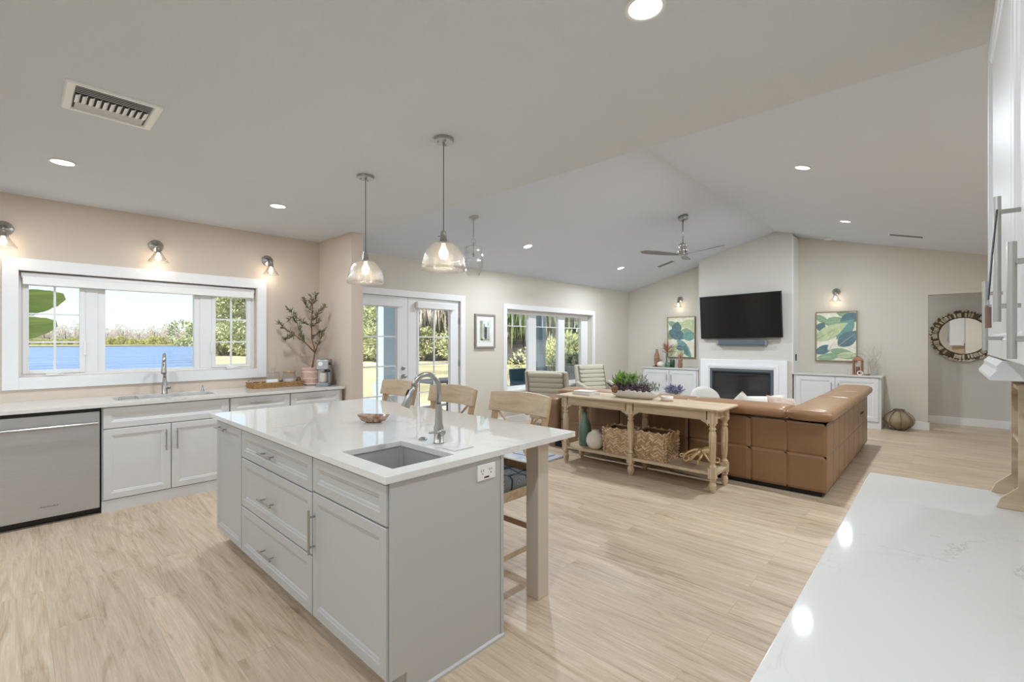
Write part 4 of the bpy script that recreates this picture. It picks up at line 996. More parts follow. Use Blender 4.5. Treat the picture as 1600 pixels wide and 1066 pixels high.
# mirror
t_ = thing('round_mirror', 'large round mirror in a driftwood mosaic frame on the hall wall', 'mirror', (11.20, -.235, 1.555))
R = []
for r_, x in ((.31, -.004), (.31, -.03), (.32, -.034), (.33, -.025), (.40, -.03), (.44, -.02), (.44, 0)): R.append([(x, r_*math.cos(2*PI*i/64), r_*math.sin(2*PI*i/64)) for i in range(64)])
obj('frame', MB().rings(R, False, True), M['driftd'], t_, smooth=True)
obj('glass', MB().rings([[(x, .315*math.cos(2*PI*i/64), .315*math.sin(2*PI*i/64)) for i in range(64)] for x in (-.012, -.004)]), M['mirror'], t_)
mb = MB(); random.seed(5)
for ring, (r0, r1, n_) in enumerate(((.325, .40, 64), (.405, .452, 60))):
    for k in range(n_):
        a = 2*PI*(k+random.uniform(-.2, .2))/n_; rm = (r0+r1)/2+random.uniform(-.005, .008); c_ = Vector((-.034-random.uniform(0, .008), rm*math.cos(a), rm*math.sin(a)))
        er = Vector((0, math.cos(a), math.sin(a))); et = Vector((0, -math.sin(a), math.cos(a)))
        if ring: er, et = (er*.7+et*.7).normalized(), (et*.7-er*.7).normalized()
        mb.obox(c_, er*(r1-r0)/2*random.uniform(.8, 1), et*(.012+random.random()*.005), (.008, 0, 0), random.choice((0, 0, 2, 1, 2)))
obj('wood_mosaic', mb, [M['drift'], M['driftd'], mat('pale driftwood', (206, 196, 178), .85)], t_)

# things on the built-in cabinets
CT = .8855
def deco(name, mb, m, label, cat, smooth=True): return obj(name, mb, m, smooth=smooth, label=label, cat=cat)
deco('vase', MB().lathe([(.001, 0), (.045, 0), (.055, .02), (.062, .13), (.055, .24), (.032, .31), (.022, .34), (.03, .375), (.026, .375)], (9.95, 4.78, CT+.02), 24), M['brownv'], 'tall brown ribbed bottle vase on the cabinet by the patio corner', 'vase')
obj('tray', MB().box(9.88, 10.02, 4.71, 4.85, CT, CT+.018), M['driftd'], label='small dark wooden coaster under the brown bottle vase', cat='coaster')
t_ = thing('planter', 'slim green vase of spiky rust-coloured fronds behind the white pumpkin', 'potted plant', (10.02, 4.58, CT))
obj('vase', MB().lathe([(.001, 0), (.04, 0), (.045, .05), (.02, .12), (.016, .30), (.022, .32)], n=20), M['tealg'], t_, smooth=True)
random.seed(11); lf = MB()
for k in range(46):
    a = random.uniform(0, 2*PI); e = random.uniform(.1, 1.4); d = Vector((math.cos(a)*math.cos(e), math.sin(a)*math.cos(e), math.sin(e))); lf.leaf((0, 0, .30+random.uniform(0, .12)), d, random.uniform(.12, .26), .016)
obj('foliage', lf, M['redleaf'], t_)
R = []
for i in range(9):
    ph = -PI/2+PI*i/8; R.append([(.085*max(.02, math.cos(ph))*(1-.07*abs(math.sin(4*a)))*math.cos(a), .085*max(.02, math.cos(ph))*(1-.07*abs(math.sin(4*a)))*math.sin(a), .065+.062*math.sin(ph)) for a in [2*PI*j/40 for j in range(40)]])
t_ = thing('pumpkin', 'round white pumpkin ornament on the cabinet by the patio corner', 'ornament', (9.84, 4.64, CT)); obj('body', MB().rings(R), M['ceramic'], t_, smooth=True); obj('stem', MB().tube([(0, 0, .12), (.01, 0, .16)], [.012, .006], 8), M['driftd'], t_)
deco('cup', MB().lathe([(.001, 0), (.034, 0), (.042, .11), (.038, .11), (.03, .01), (.001, .01)], (9.82, 4.45, CT), 20), M['tealg'], 'small pale green cup beside the white pumpkin', 'cup')
deco('jar', MB().lathe([(.001, 0), (.05, 0), (.052, .15), (.044, .17), (.04, .17)], (9.96, 4.42, CT), 20), mat('deep green jar', (66, 92, 76), .25), 'dark green jar behind the pale green cup', 'jar')
t_ = thing('vase', 'flared pink-brown vase of dried grasses in front of the leaf picture by the television', 'vase', (9.86, 4.20, CT))
obj('body', MB().lathe([(.001, 0), (.045, 0), (.05, .05), (.04, .14), (.055, .20), (.05, .20)], n=24), M['brownv'], t_, smooth=True)
lf = MB()
for k in range(40):
    a = random.uniform(0, 2*PI); e = random.uniform(.9, 1.5); d = Vector((math.cos(a)*math.cos(e), math.sin(a)*math.cos(e), math.sin(e))); lf.leaf((0, 0, .17), d, random.uniform(.12, .24), .012)
obj('dried_grass', lf, mat('dried grass', (186, 152, 126), .8), t_)
# other cabinet
t_ = thing('lantern', 'copper lantern with glass sides on the cabinet near the hall opening', 'lantern', (9.88, 1.09, CT)); t_.scale = (1.1, 1.1, 1.15)
mb = MB()
for sx in (-1, 1):
    for sy in (-1, 1): mb.box(sx*.052-.011, sx*.052+.011, sy*.052-.011, sy*.052+.011, 0, .21)
mb.box(-.065, .065, -.065, .065, 0, .015); mb.box(-.065, .065, -.065, .065, .21, .222)
mb.rings([[(sx*r_, sy*r_, z_) for sx, sy in ((-1, -1), (1, -1), (1, 1), (-1, 1))] for r_, z_ in ((.065, .222), (.03, .265), (.012, .275))])
obj('frame', mb, M['copper'], t_); obj('glass', MB().box(-.05, .05, -.05, .05, .016, .209), M['cglass'], t_)
obj('handle', MB().tube([(0, .09*math.cos(a), .26+.055*math.sin(a)) for a in [PI*i/12 for i in range(13)]], .003, 6), M['nickel'], t_)
obj('candle', MB().lathe([(.001, .016), (.028, .016), (.028, .12), (.001, .12)], n=18), mat('brown candle', (128, 92, 74), .5), t_, smooth=True)
t_ = thing('vase', 'clear glass cylinder vase holding whitewashed coral twigs', 'vase', (9.92, .90, CT))
obj('glass', MB().lathe([(.001, 0), (.058, 0), (.062, .01), (.062, .22), (.066, .225)], n=28), M['cglass'], t_, smooth=True)
mb = MB(); random.seed(9)
def branch(p, d, L_, r, n):
    q = p+d*L_; mid = p.lerp(q, .5)+Vector((random.uniform(-.01, .01), random.uniform(-.01, .01), 0)); mb.tube([p, mid, q], [r, r*.8, r*.6], 6)
    if n > 0:
        for s in (-1, 1):
            e = (d+Vector((random.uniform(-.3, .3), s*random.uniform(.45, .8), random.uniform(.0, .4)))).normalized(); branch(q if s > 0 else p.lerp(q, .7), e, L_*.66, r*.6, n-1)
for k in range(3): branch(Vector((0, 0, .03)), Vector((random.uniform(-.2, .2), (k-1)*.22, 1)).normalized(), .25, .012, 3)
obj('twigs', mb, M['twig'], t_)
deco('glass_candle_holder', MB().lathe([(.001, 0), (.028, 0), (.03, .02), (.022, .05), (.03, .09), (.027, .09)], (9.80, 1.20, CT), 20), M['cglass'], 'small clear candle holder in front of the copper lantern', 'candle holder')
deco('ring_ornament', MB().tube([(9.78, 1.05+.035*math.cos(a), CT+.034+.03*math.sin(a)) for a in [2*PI*i/20 for i in range(20)]], .011, 8, close=True, cap=False), M['ceramic'], 'small white ring ornament in front of the copper lantern', 'ornament')
deco('dish', MB().lathe([(.001, 0), (.03, 0), (.045, .022), (.041, .022), (.001, .008)], (9.80, .95, CT), 20), M['brownv'], 'small tan dish in front of the twig vase', 'dish')
# caged floor ornament
t_ = thing('basket_lantern', 'pumpkin-shaped jute and cane floor lantern beside the white cabinet', 'floor ornament', (9.92, .55, 0))
R = []
for i in range(13):
    f_ = i/12; z_ = .02+.30*f_; r_ = .19*math.sin(PI*(f_*.86+.09))**.75; R.append([(r_*(.93+.07*abs(math.cos(4*a)))*math.cos(a), r_*(.93+.07*abs(math.cos(4*a)))*math.sin(a), z_) for a in [2*PI*j/48 for j in range(48)]])
obj('body', MB().rings(R), M['orb'], t_, smooth=True)
mb = MB()
for k in range(8):
    a = 2*PI*k/8+.2; mb.tube([((.19*math.sin(PI*(f_*.86+.09))**.75+.012)*math.cos(a), (.19*math.sin(PI*(f_*.86+.09))**.75+.012)*math.sin(a), .012+.315*f_) for f_ in [i/12 for i in range(13)]], .0055, 6)
mb.tube([(.07*math.cos(a), .07*math.sin(a), .335) for a in [2*PI*i/20 for i in range(20)]], .009, 6, close=True, cap=False)
obj('cane_ribs', mb, M['orbd'], t_)

# ================================================================== SECTIONAL SOFA
t_ = thing('sectional_sofa', 'large L-shaped tan leather sectional sofa with padded headrests', 'sofa', (6.4, 2.4, 0))
def tiles(mb, o, u, n, us, zs, puff=.007, gap=.002, N=6):
    """quilted leather panels: o origin, u along, n outward, seam lines at us and zs"""
    o = Vector(o); u = Vector(u); n = Vector(n)
    for i in range(len(us)-1):
        for j in range(len(zs)-1):
            a, b, c, d = us[i]+gap/2, us[i+1]-gap/2, zs[j]+gap/2, zs[j+1]-gap/2; vs = []; fs = []
            for p in range(N+1):
                for q in range(N+1):
                    x, y = p/N, q/N
                    e = (1-(2*x-1)**6)*(1-(2*y-1)**6)
                    # tight spacing at the rim
                    xx = .5-.5*math.cos(PI*x); yy = .5-.5*math.cos(PI*y)
                    e = min(1, 14*min(xx, 1-xx))*min(1, 14*min(yy, 1-yy)); e = e**.5
                    vs.append(o+u*(a+(b-a)*xx)+Vector((0, 0, c+(d-c)*yy))+n*(puff*e))
            for p in range(N):
                for q in range(N): k = p*(N+1)+q; fs.append((k, k+N+1, k+N+2, k+1))
            mb.add(vs, fs)
SX, SY, EX = 5.115, .80, 8.18
ypan = [(.80, 2.075, [0, .325, .645, 1.275]), (2.09, 2.94, [0, .42, .85]), (2.955, 3.845, [0, .44, .89])]
for (a, b, us) in ypan:
    mb = MB().box(SX, SX+.16, a, b, .05, .69); tiles(mb, (SX, a, 0), (0, 1, 0), (-1, 0, 0), us, [.05, .385, .69])
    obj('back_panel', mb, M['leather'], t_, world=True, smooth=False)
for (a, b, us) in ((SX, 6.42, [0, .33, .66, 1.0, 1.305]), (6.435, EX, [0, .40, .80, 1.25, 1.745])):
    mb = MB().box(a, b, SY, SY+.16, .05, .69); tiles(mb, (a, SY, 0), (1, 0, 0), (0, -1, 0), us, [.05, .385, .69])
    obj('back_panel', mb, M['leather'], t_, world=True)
def headrest(x0, x1, y0, y1, z0=.70, z1=.825, tilt=None, seams=0, ax='y'):
    mb = MB(); n_ = 16; R = []
    L_ = (y1-y0) if ax == 'y' else (x1-x0); seg_ = 24
    cs = (x1-x0) if ax == 'y' else (y1-y0)
    for i in range(seg_+1):
        f_ = i/seg_; e = min(1, (1-abs(2*f_-1))*seg_/3.0); e = .72+.28*math.sqrt(max(0, e))
        sq = 1
        if seams:
            for k in range(1, seams):
                if abs(f_-k/seams) < .022: sq = .955
        ring = []
        for j in range(n_):
            a = 2*PI*j/n_; ca, sa_ = math.cos(a), math.sin(a)
            px = math.copysign(abs(ca)**.55, ca)*cs/2*(.92+.08*e)*sq; pz = math.copysign(abs(sa_)**.7, sa_)*(z1-z0)/2*e*sq
            if ax == 'y': ring.append(((x0+x1)/2+px, y0+L_*f_, (z0+z1)/2+pz))
            else: ring.append((x0+L_*f_, (y0+y1)/2+px, (z0+z1)/2+pz+(tilt or 0)*f_))
        R.append(ring)
    mb.rings(R); obj('headrest', mb, M['leather_lit'], t_, world=True, smooth=True)
headrest(5.065, 5.47, 1.118, 2.08); headrest(5.065, 5.47, 2.085, 2.95); headrest(5.065, 5.47, 2.955, 3.86)
headrest(5.055, 6.43, .735, 1.125, ax='x', seams=2); headrest(6.43, 7.3, .735, 1.125, ax='x', tilt=.0); headrest(7.3, EX+.04, .735, 1.125, ax='x', tilt=.02)
obj('base', MB().box(SX+.16, 6.15, .96, 4.02, .06, .30).box(6.15, EX-.1, .96, 1.85, .06, .30), M['leather'], t_, world=True, bevel=.02)
obj('plinth', MB().box(SX+.03, 6.0, .84, 3.98, 0, .06).box(6.0, EX-.05, .84, 1.75, 0, .06), M['dark'], t_, world=True)
for (a, b) in ((1.87, 2.55), (2.56, 3.24), (3.25, 3.93)):
    obj('seat_cushion', MB().soft((5.80, (a+b)/2, .37), (.72, b-a, .18), .22, 28, 10), M['leather_lit'], t_, world=True, smooth=True)
    obj('back_cushion', MB().soft((5.40, (a+b)/2, .58), (.26, b-a, .34), .35, 24, 10), M['leather_lit'], t_, world=True, smooth=True)
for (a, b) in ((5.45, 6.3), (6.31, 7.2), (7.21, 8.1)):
    obj('seat_cushion', MB().soft(((a+b)/2, 1.50, .37), (b-a, .72, .18), .22, 28, 10), M['leather_lit'], t_, world=True, smooth=True)
    obj('back_cushion', MB().soft(((a+b)/2, 1.09, .58), (b-a, .26, .34), .35, 24, 10), M['leather_lit'], t_, world=True, smooth=True)
obj('arm', MB().soft((5.60, 4.03, .36), (.98, .26, .66), .28, 28, 14), M['leather'], t_, world=True, smooth=True)
obj('recliner_pull', MB().box(7.45, 7.72, SY-.016, SY-.010, .52, .53), M['dark'], t_, world=True)
for (x, y) in ((SX+.1, .9), (EX-.15, .9)): obj('foot', MB().box(x-.03, x+.03, y-.03, y+.03, 0, .06), M['iron'], t_, world=True)

# ================================================================== CONSOLE TABLE
t_ = thing('console_table', 'long whitewashed pine console table with turned legs behind the sofa', 'console table', (4.75, 2.505, 0))
mb = MB(); P = [(4.49, 1.56), (4.515, 1.535), (5.02, 1.535), (5.045, 1.56), (5.045, 3.45), (5.02, 3.475), (4.515, 3.475), (4.49, 3.45)]
mb.prism([(x, y, .792) for x, y in P], (0, 0, .022))
obj('table_top', mb, M['pine'], t_, world=True, bevel=.006)
def turned(x, y, m=M['pinev']):
    mb = MB(); mb.box(x-.036, x+.036, y-.036, y+.036, .665, .792); mb.box(x-.034, x+.034, y-.034, y+.034, .135, .235)
    pr = [(.026, .135), (.034, .125), (.034, .115), (.022, .105), (.03, .09), (.036, .07), (.033, .04), (.022, .008), (.018, 0), (.001, 0)]
    mb.lathe(pr[::-1], (x, y, 0), 20)
    up = [(.03, .235), (.034, .25), (.024, .265), (.021, .275), (.024, .29), (.031, .45), (.034, .56), (.030, .585), (.022, .595), (.032, .607), (.034, .617), (.024, .63), (.028, .645), (.034, .655), (.032, .665)]
    mb.lathe(up, (x, y, 0), 20)
    # carved flutes
    for k in range(8):
        a = 2*PI*k/8; mb.tube([(x+.0275*math.cos(a)*s, y+.0275*math.sin(a)*s, z) for z, s in ((.31, .95), (.42, 1.1), (.54, 1.22))], .0035, 5)
    return mb
for x in (4.585, 4.915):
    for y in (1.635, 2.505, 3.375): obj('leg', turned(x, y), M['pinev'], t_, world=True)
mb = MB()
obj('apron', MB().box(4.57, 4.93, 1.628, 1.648, .695, .792).box(4.57, 4.93, 3.362, 3.382, .695, .792).box(4.90, 4.92, 1.64, 3.37, .695, .792), M['pine'], t_, world=True)
# scalloped brackets at the corners
for y, s in ((1.67, 1), (3.34, -1), (2.47, -1), (2.54, 1)):
    obj('bracket', MB().prism([(4.558, y, .695), (4.558, y+s*.07, .695), (4.558, y+s*.05, .678), (4.558, y+s*.02, .668), (4.558, y, .64)], (.02, 0, 0)), M['pine'], t_, world=True)
for (a, b) in ((1.68, 2.46), (2.55, 3.33)):
    obj('drawer', MB().box(4.552, 4.60, a+.004, b-.004, .70, .786), M['pine'], t_, world=True, bevel=.003)
    obj('rail', MB().box(4.556, 4.58, a-.01, b+.01, .787, .792).box(4.556, 4.58, a-.01, b+.01, .695, .699), M['pine'], t_, world=True)
obj('shelf', MB().box(4.56, 4.94, 1.60, 3.41, .165, .195), M['pine'], t_, world=True, bevel=.004)
TT = .8145; SH = .1955
# on the table
for k, (z, l_, w_, r_) in enumerate(((TT, .27, .19, -4), (TT+.0235, .24, .165, 5))):
    t_ = thing('book', ['white book lying flat at the bottom of the console table pair', 'smaller white book lying on top of the other white book'][k], 'book', (4.72, 3.18, z), rad(r_), 'white books on the console table')
    obj('cover', MB().box(-w_/2, w_/2, -l_/2, l_/2, 0, .003).box(-w_/2, w_/2, -l_/2, l_/2, .020, .023).box(w_/2-.003, w_/2, -l_/2, l_/2, .003, .020), M['paper'], t_)
    obj('pages', MB().box(-w_/2+.004, w_/2-.003, -l_/2+.004, l_/2-.004, .003, .020), M['page'], t_)
t_ = thing('planter', 'long white bowl planter of green and plum succulents on the console table', 'potted plant', (4.80, 2.58, TT)); t_.scale = (1.1, 1.1, 1.28)
R = []
for sc, z in ((.70, 0), (.92, .02), (1.0, .06), (.97, .062), (.88, .03)): R.append([(.085*sc*math.cos(a), .27*sc*math.sin(a), z+.05*max(0, (math.sin(a)))**6*(z > .03)) for a in [2*PI*i/40 for i in range(40)]])
obj('bowl', MB().rings(R), M['ceramic'], t_, smooth=True)
random.seed(21)
def clump(c, n_, l0, l1, w0, m, nm, emin=.1, emax=1.5, spread=.03):
    lf = MB()
    for k in range(n_):
        a = random.uniform(0, 2*PI); e = random.uniform(emin, emax); d = Vector((math.cos(a)*math.cos(e), math.sin(a)*math.cos(e), math.sin(e)))
        lf.leaf((c[0]+random.uniform(-1, 1)*spread, c[1]+random.uniform(-1, 1)*spread*1.6, c[2]+random.uniform(0, spread)), d, random.uniform(l0, l1), w0)
    obj(nm, lf, m, t_)
clump((0, .14, .11), 90, .07, .13, .045, M['leafg'], 'leaves', .2, 1.4, .03); clump((0, .04, .12), 50, .07, .11, .035, M['leafg'], 'leaves', .3, 1.4, .04)
clump((-.02, .18, .06), 30, .08, .15, .02, M['leafp'], 'leaves', .3, 1.3, .02)
for (y, n_) in ((.12, 60), (.0, 90), (-.10, 90)): clump((-.02, y, .06), n_, .03, .055, .026, M['leafp'], 'leaves', -.1, 1.5, .05)
clump((0, -.18, .07), 90, .03, .06, .014, M['leafb'], 'leaves', .1, 1.5, .05); clump((.0, -.02, .10), 60, .05, .1, .012, M['leafb'], 'leaves', .4, 1.5, .07)
obj('shell', MB().soft((-.05, .19, .07), (.07, .09, .07), .9, 16, 8), M['brownv'], t_, smooth=True)
t_ = thing('candle', 'small round stone-coloured candle bowl at the sofa side of the planter', 'candle', (4.80, 2.19, TT)); t_.scale = (1.5, 1.5, 1.3)
obj('bowl', MB().lathe([(.001, 0), (.038, 0), (.042, .006), (.043, .04), (.039, .04), (.037, .03), (.001, .03)], n=28), M['ceramic'], t_, smooth=True)
obj('band', MB().lathe([(.0405, .0), (.0425, .010), (.0425, .012)], n=28, cap=False), M['stoolv'], t_, smooth=True)
# on the shelf
t_ = thing('bottle_vase', 'tall green glazed bottle vase on the console table shelf', 'vase', (4.73, 3.20, SH))
obj('body', MB().lathe([(.001, 0), (.062, 0), (.07, .01), (.076, .16), (.078, .21), (.065, .27), (.035, .325), (.024, .36), (.022, .385), (.030, .39), (.030, .402), (.02, .403)], n=32), M['greeng'], t_, smooth=True)
obj('stopper', MB().lathe([(.018, .40), (.018, .42), (.03, .45), (.028, .48), (.014, .51), (.016, .53), (.001, .54)], n=18), M['driftd'], t_, smooth=True)
deco('round_vase', MB().lathe([(.001, 0), (.045, 0), (.085, .03), (.108, .085), (.108, .125), (.085, .18), (.045, .205), (.042, .215), (.048, .222), (.04, .222)], (4.655, 3.00, SH), 36), M['ceramic'], 'round cream pottery vase with a short neck beside the green bottle', 'vase')
def basket(cx, cy, lx, ly, h, label, rz=0):
    t_ = thing('woven_basket', label, 'basket', (cx, cy, SH), rad(rz), 'seagrass baskets on the console shelf')
    mb = MB(); tp = 1.0; bt = .86
    # inner shell
    R = [[(sx*lx/2*s, sy*ly/2*s, z) for sx, sy in ((-1, -1), (1, -1), (1, 1), (-1, 1))] for s, z in ((bt-.04, .012), (bt-.02, .0), (bt+.04, .0), (.965, h*.5), (.97, h), (.93, h), (.92, h*.5), (bt-.06, .02))]
    obj('liner', MB().rings(R), M['seagd'], t_)
    rows = 9; dz = h/rows
    for (ax, L_, off, nrm) in (((0, 1, 0), ly, lx/2, (-1, 0, 0)), ((0, 1, 0), ly, lx/2, (1, 0, 0)), ((1, 0, 0), lx, ly/2, (0, -1, 0)), ((1, 0, 0), lx, ly/2, (0, 1, 0))):
        A = Vector(ax); N_ = Vector(nrm); cols = int(L_/.046)
        for c in range(cols+1):
            for r in range(rows+1):
                s = bt+.06+(.99-bt-.06)*min(1, (r/rows)*2.0); u_ = (-.5+(c+.5*(0))/cols)*L_*s
                tilt = 1 if c % 2 else -1
                cpos = A*u_+N_*(off*s)+Vector((0, 0, min(h-.006, max(.008, r*dz+random.uniform(-.003, .003)))))
                d = (A*1.0+Vector((0, 0, .62*tilt))).normalized()
                for q in (-1, 0, 1): mb.obox(cpos+d.cross(N_)*q*.0098+N_*random.uniform(.0, .007), (d+d.cross(N_)*random.uniform(-.12, .12))*.031, d.cross(N_)*.0042, N_*.004, random.choice((0, 0, 1)))
    mb.tube([(sx*lx/2*.985, sy*ly/2*.985, h) for sx, sy in ((-1, -1), (0, -1), (1, -1), (1, 0), (1, 1), (0, 1), (-1, 1), (-1, 0))], .009, 8, close=True, cap=False)
    obj('weave', mb, [M['seag'], mat('seagrass pale', (226, 204, 172), .8)], t_)
    for s in (-1, 1):
        obj('handle', MB().tube([(.05*math.cos(a), s*(ly/2+.012+.012*math.sin(a)), h-.055+.075*math.sin(a)) for a in [PI*(i/12*1.5-.25) for i in range(13)]], .008, 8), M['seag'], t_, smooth=True)
random.seed(4)
basket(4.745, 2.69, .26, .33, .272, 'herringbone seagrass basket nearest the round cream vase', 2)
basket(4.745, 2.29, .27, .345, .285, 'herringbone seagrass basket nearest the gold octopus', -3)
t_ = thing('octopus_figurine', 'antique gold octopus figurine with curling tentacles on the console shelf', 'figurine', (4.71, 1.80, SH)); t_.scale = (1.1, 1.1, 1.35)
mb = MB(); mb.soft((.01, -.06, .125), (.085, .13, .06), .9, 20, 12, rot=Matrix.Rotation(rad(-12), 3, 'X')); mb.soft((0, .0, .10), (.06, .06, .055), 1, 16, 10)
for k, (a, L_) in enumerate(((70, .22), (95, .20), (125, .16), (160, .14), (200, .15), (250, .15), (290, .18), (20, .16))):
    a = rad(a); d = Vector((math.cos(a), math.sin(a), 0)); pts = []; rr = []
    for i in range(31):
        f_ = i/30; rrad = L_*f_; z = .105*(1-f_)**1.3+.012+.055*math.sin(PI*f_)*(.8 if k % 2 else .3)
        if f_ > .75: q = (f_-.75)/.25*PI*1.3; rrad = L_*.75+.028*math.sin(q); z += .028*(1-math.cos(q))
        side = d.cross(Vector((0, 0, 1)))*(.02*math.sin(f_*5+k)); pts.append(d*rrad+side+Vector((0, 0, z))); rr.append(.013*(1-f_)+.0035)
    mb.tube(pts, rr, 8)
obj('body', mb, M['gold'], t_, smooth=True)

# ================================================================== ARMCHAIRS, RUG, PILLOWS
def armchair(loc, rz, label):
    """channel-back armchair, facing local +y"""
    t_ = thing('armchair', label, 'armchair', loc, rz, 'channel-back armchairs by the patio window'); t_.scale = (1.08, 1.05, 1)
    obj('seat', MB().soft((0, .05, .38), (.62, .62, .16), .3, 28, 10), M['fabric'], t_, smooth=True)
    obj('base', MB().box(-.33, .33, -.28, .33, .16, .31), M['fabric'], t_, bevel=.03)
    # sloping shell back
    R = []
    for i in range(9):
        f_ = i/8; z = .28+.70*f_; y = -.27-.15*f_; w2 = .36-.02*f_; R.append([(-w2, y+.03, z), (-w2, y-.05, z), (w2, y-.05, z), (w2, y+.03, z)])
    obj('backrest', MB().rings(R), M['fabric'], t_, bevel=.03, seg=3)
    for s_ in (1, -1):   # quilted channels on both faces
        mb = MB()
        for k in range(7):
            f0 = .12+k*.118; zc = .30+.70*(f0+.055); yc = -.27-.15*(f0+.055)+(.035 if s_ > 0 else -.055)
            mb.soft((0, yc, zc), (.56, .045, .083), .45, 24, 8, rot=Matrix.Rotation(rad(12), 3, 'X'))
        obj('channels', mb, M['fabric'], t_, smooth=True)
        for s in (-1, 1):
            obj('piping', MB().tube([(s*.285, -.275-.15*f_+(.045 if s_ > 0 else -.062), .30+.70*f_) for f_ in (0.05, .3, .6, .95)], .007, 6), M['piping'], t_)
    for s in (-1, 1):
        mb = MB().prism([(s*.36-.04, -.32, .22), (s*.36-.04, .32, .22), (s*.36-.04, .33, .50), (s*.36-.04, .1, .56), (s*.36-.04, -.30, .66)], (.08, 0, 0)); obj('arm', mb, M['fabric'], t_, bevel=.03, seg=3)
    for sx in (-1, 1):
        for sy in (-1, 1): obj('leg', MB().tube([(sx*.28, sy*.25, .17), (sx*.31, sy*.29, 0)], [.018, .011], 10), M['stoolv'], t_)
armchair((6.28, 4.85, 0), rad(288), 'oatmeal channel-back armchair at the end of the console table, by the window')
armchair((7.98, 4.98, 0), rad(158), 'oatmeal channel-back armchair under the far end of the patio window')
t_ = thing('area_rug', 'pale blue patterned rug on the floor in front of the french doors', 'rug', (3.85, 4.4, .002))
obj('pile', MB().box(2.95, 4.74, 3.49, 5.35, .001, .012), M['rug'], t_, world=True, bevel=.004)
mb = MB()
for k in range(4): y = 3.62+k*.5; mb.box(3.0, 4.70, y, y+.02, .0122, .0135)
for k in range(3): x = 3.2+k*.6; mb.box(x, x+.02, 3.55, 5.3, .0122, .0134)
mb.box(2.96, 4.73, 3.495, 3.51, .0122, .0135)
obj('pattern', mb, M['rugd'], t_, world=True)
t_ = thing('area_rug', 'pale blue-grey rug under the coffee table inside the sofa corner', 'rug', (7.3, 3.1, .002))
obj('pile', MB().box(6.25, 8.9, 1.95, 4.6, .001, .012), M['rug'], t_, world=True)
def round_chair(loc, rz, label):
    t_ = thing('barrel_chair', label, 'armchair', loc, rz); t_.scale = (.62, .7, .96)
    obj('seat', MB().soft((0, .03, .34), (.62, .6, .22), .5, 28, 10), M['fabricw'], t_, smooth=True)
    R = []
    for i in range(25):
        a = rad(180+180*i/24); ca, sa_ = math.cos(a), math.sin(a); h_ = .56+.17*math.sin(PI*i/24)**1.3
        ring = []
        for j in range(10):
            b = 2*PI*j/10; ring.append(((.34+.06*math.cos(b))*ca, (.32+.06*math.cos(b))*sa_+.02, .12+(h_-.12)/2+(h_-.12)/2*math.copysign(abs(math.sin(b))**.6, math.sin(b))))
        R.append(ring)
    obj('backrest', MB().rings(R), M['fabricw'], t_, smooth=True)
    obj('base', MB().lathe([(.001, 0), (.24, 0), (.26, .02), (.26, .24)], n=28), M['fabricw'], t_, smooth=True)
rc_ = round_chair((8.1, 3.02, .013), rad(-75), 'low white barrel chair in front of the fireplace, seen over the middle headrest')
t_ = thing('coffee_table', 'round pale wood coffee table on the rug inside the sofa corner', 'coffee table', (6.9, 2.9, .012))
obj('table_top', MB().lathe([(.001, .36), (.40, .36), (.42, .375), (.42, .395), (.40, .40), (.001, .40)], n=40), M['pine'], t_)
for k in range(3): a = 2*PI*k/3; obj('leg', MB().tube([(.28*math.cos(a), .28*math.sin(a), .36), (.33*math.cos(a), .33*math.sin(a), 0)], [.03, .02], 12), M['pine'], t_, smooth=True)
t_ = thing('flower_vase', 'small vase of blue-violet flowers peeking over the sofa headrest', 'flowers', (6.82, 3.0, .413))
obj('vase', MB().lathe([(.001, 0), (.05, 0), (.06, .1), (.03, .2), (.035, .22), (.03, .22)], n=24), M['ceramic'], t_, smooth=True)
clump((0, 0, .27), 120, .05, .11, .03, M['violet'], 'foliage', -.1, 1.5, .06); clump((0, 0, .22), 40, .1, .18, .02, M['leafb'], 'foliage', .1, .9, .04)
def pillow(loc, d, rot, m, label, ptn=None):
    mb = MB(); n_ = 14; vs = []; fs = []
    for s in (1, -1):
        for i in range(n_+1):
            for j in range(n_+1):
                x = 2*i/n_-1; y = 2*j/n_-1; th = max(0, (1-x**2)*(1-y**2))**.42; k = 1-.07*(1-abs(x))*abs(y)-.07*(1-abs(y))*abs(x)
                vs.append((x*d[0]/2*k, s*d[2]/2*th, y*d[1]/2*k))
        o = 0 if s == 1 else (n_+1)**2
        for i in range(n_):
            for j in range(n_): a = o+i*(n_+1)+j; fs.append((a, a+1, a+n_+2, a+n_+1))
    mb.add(vs, fs); mb.xf(Matrix.Translation(loc) @ Euler(rot).to_matrix().to_4x4())
    return obj('pillow', mb, m, smooth=True, label=label, cat='pillow', group='throw pillows on the sofa')
pillow((5.72, 1.70, .655), (.34, .34, .12), (rad(-14), rad(42), rad(78)), M['fabricw'], 'white pillow with one corner poking above the middle headrest')
pillow((6.35, 1.60, .62), (.60, .34, .18), (rad(-10), 0, rad(-30)), M['fabricw'], 'white oblong pillow beside the cream patterned one')
pillow((6.15, 1.36, .64), (.48, .36, .16), (rad(-28), rad(8), rad(-24)), mat('cream print', (216, 202, 184), .9, noise=((10, 10, 10), .12, (184, 158, 142)), bump=(120, .4, .003)), 'cream patterned pillow nearest the sofa corner')

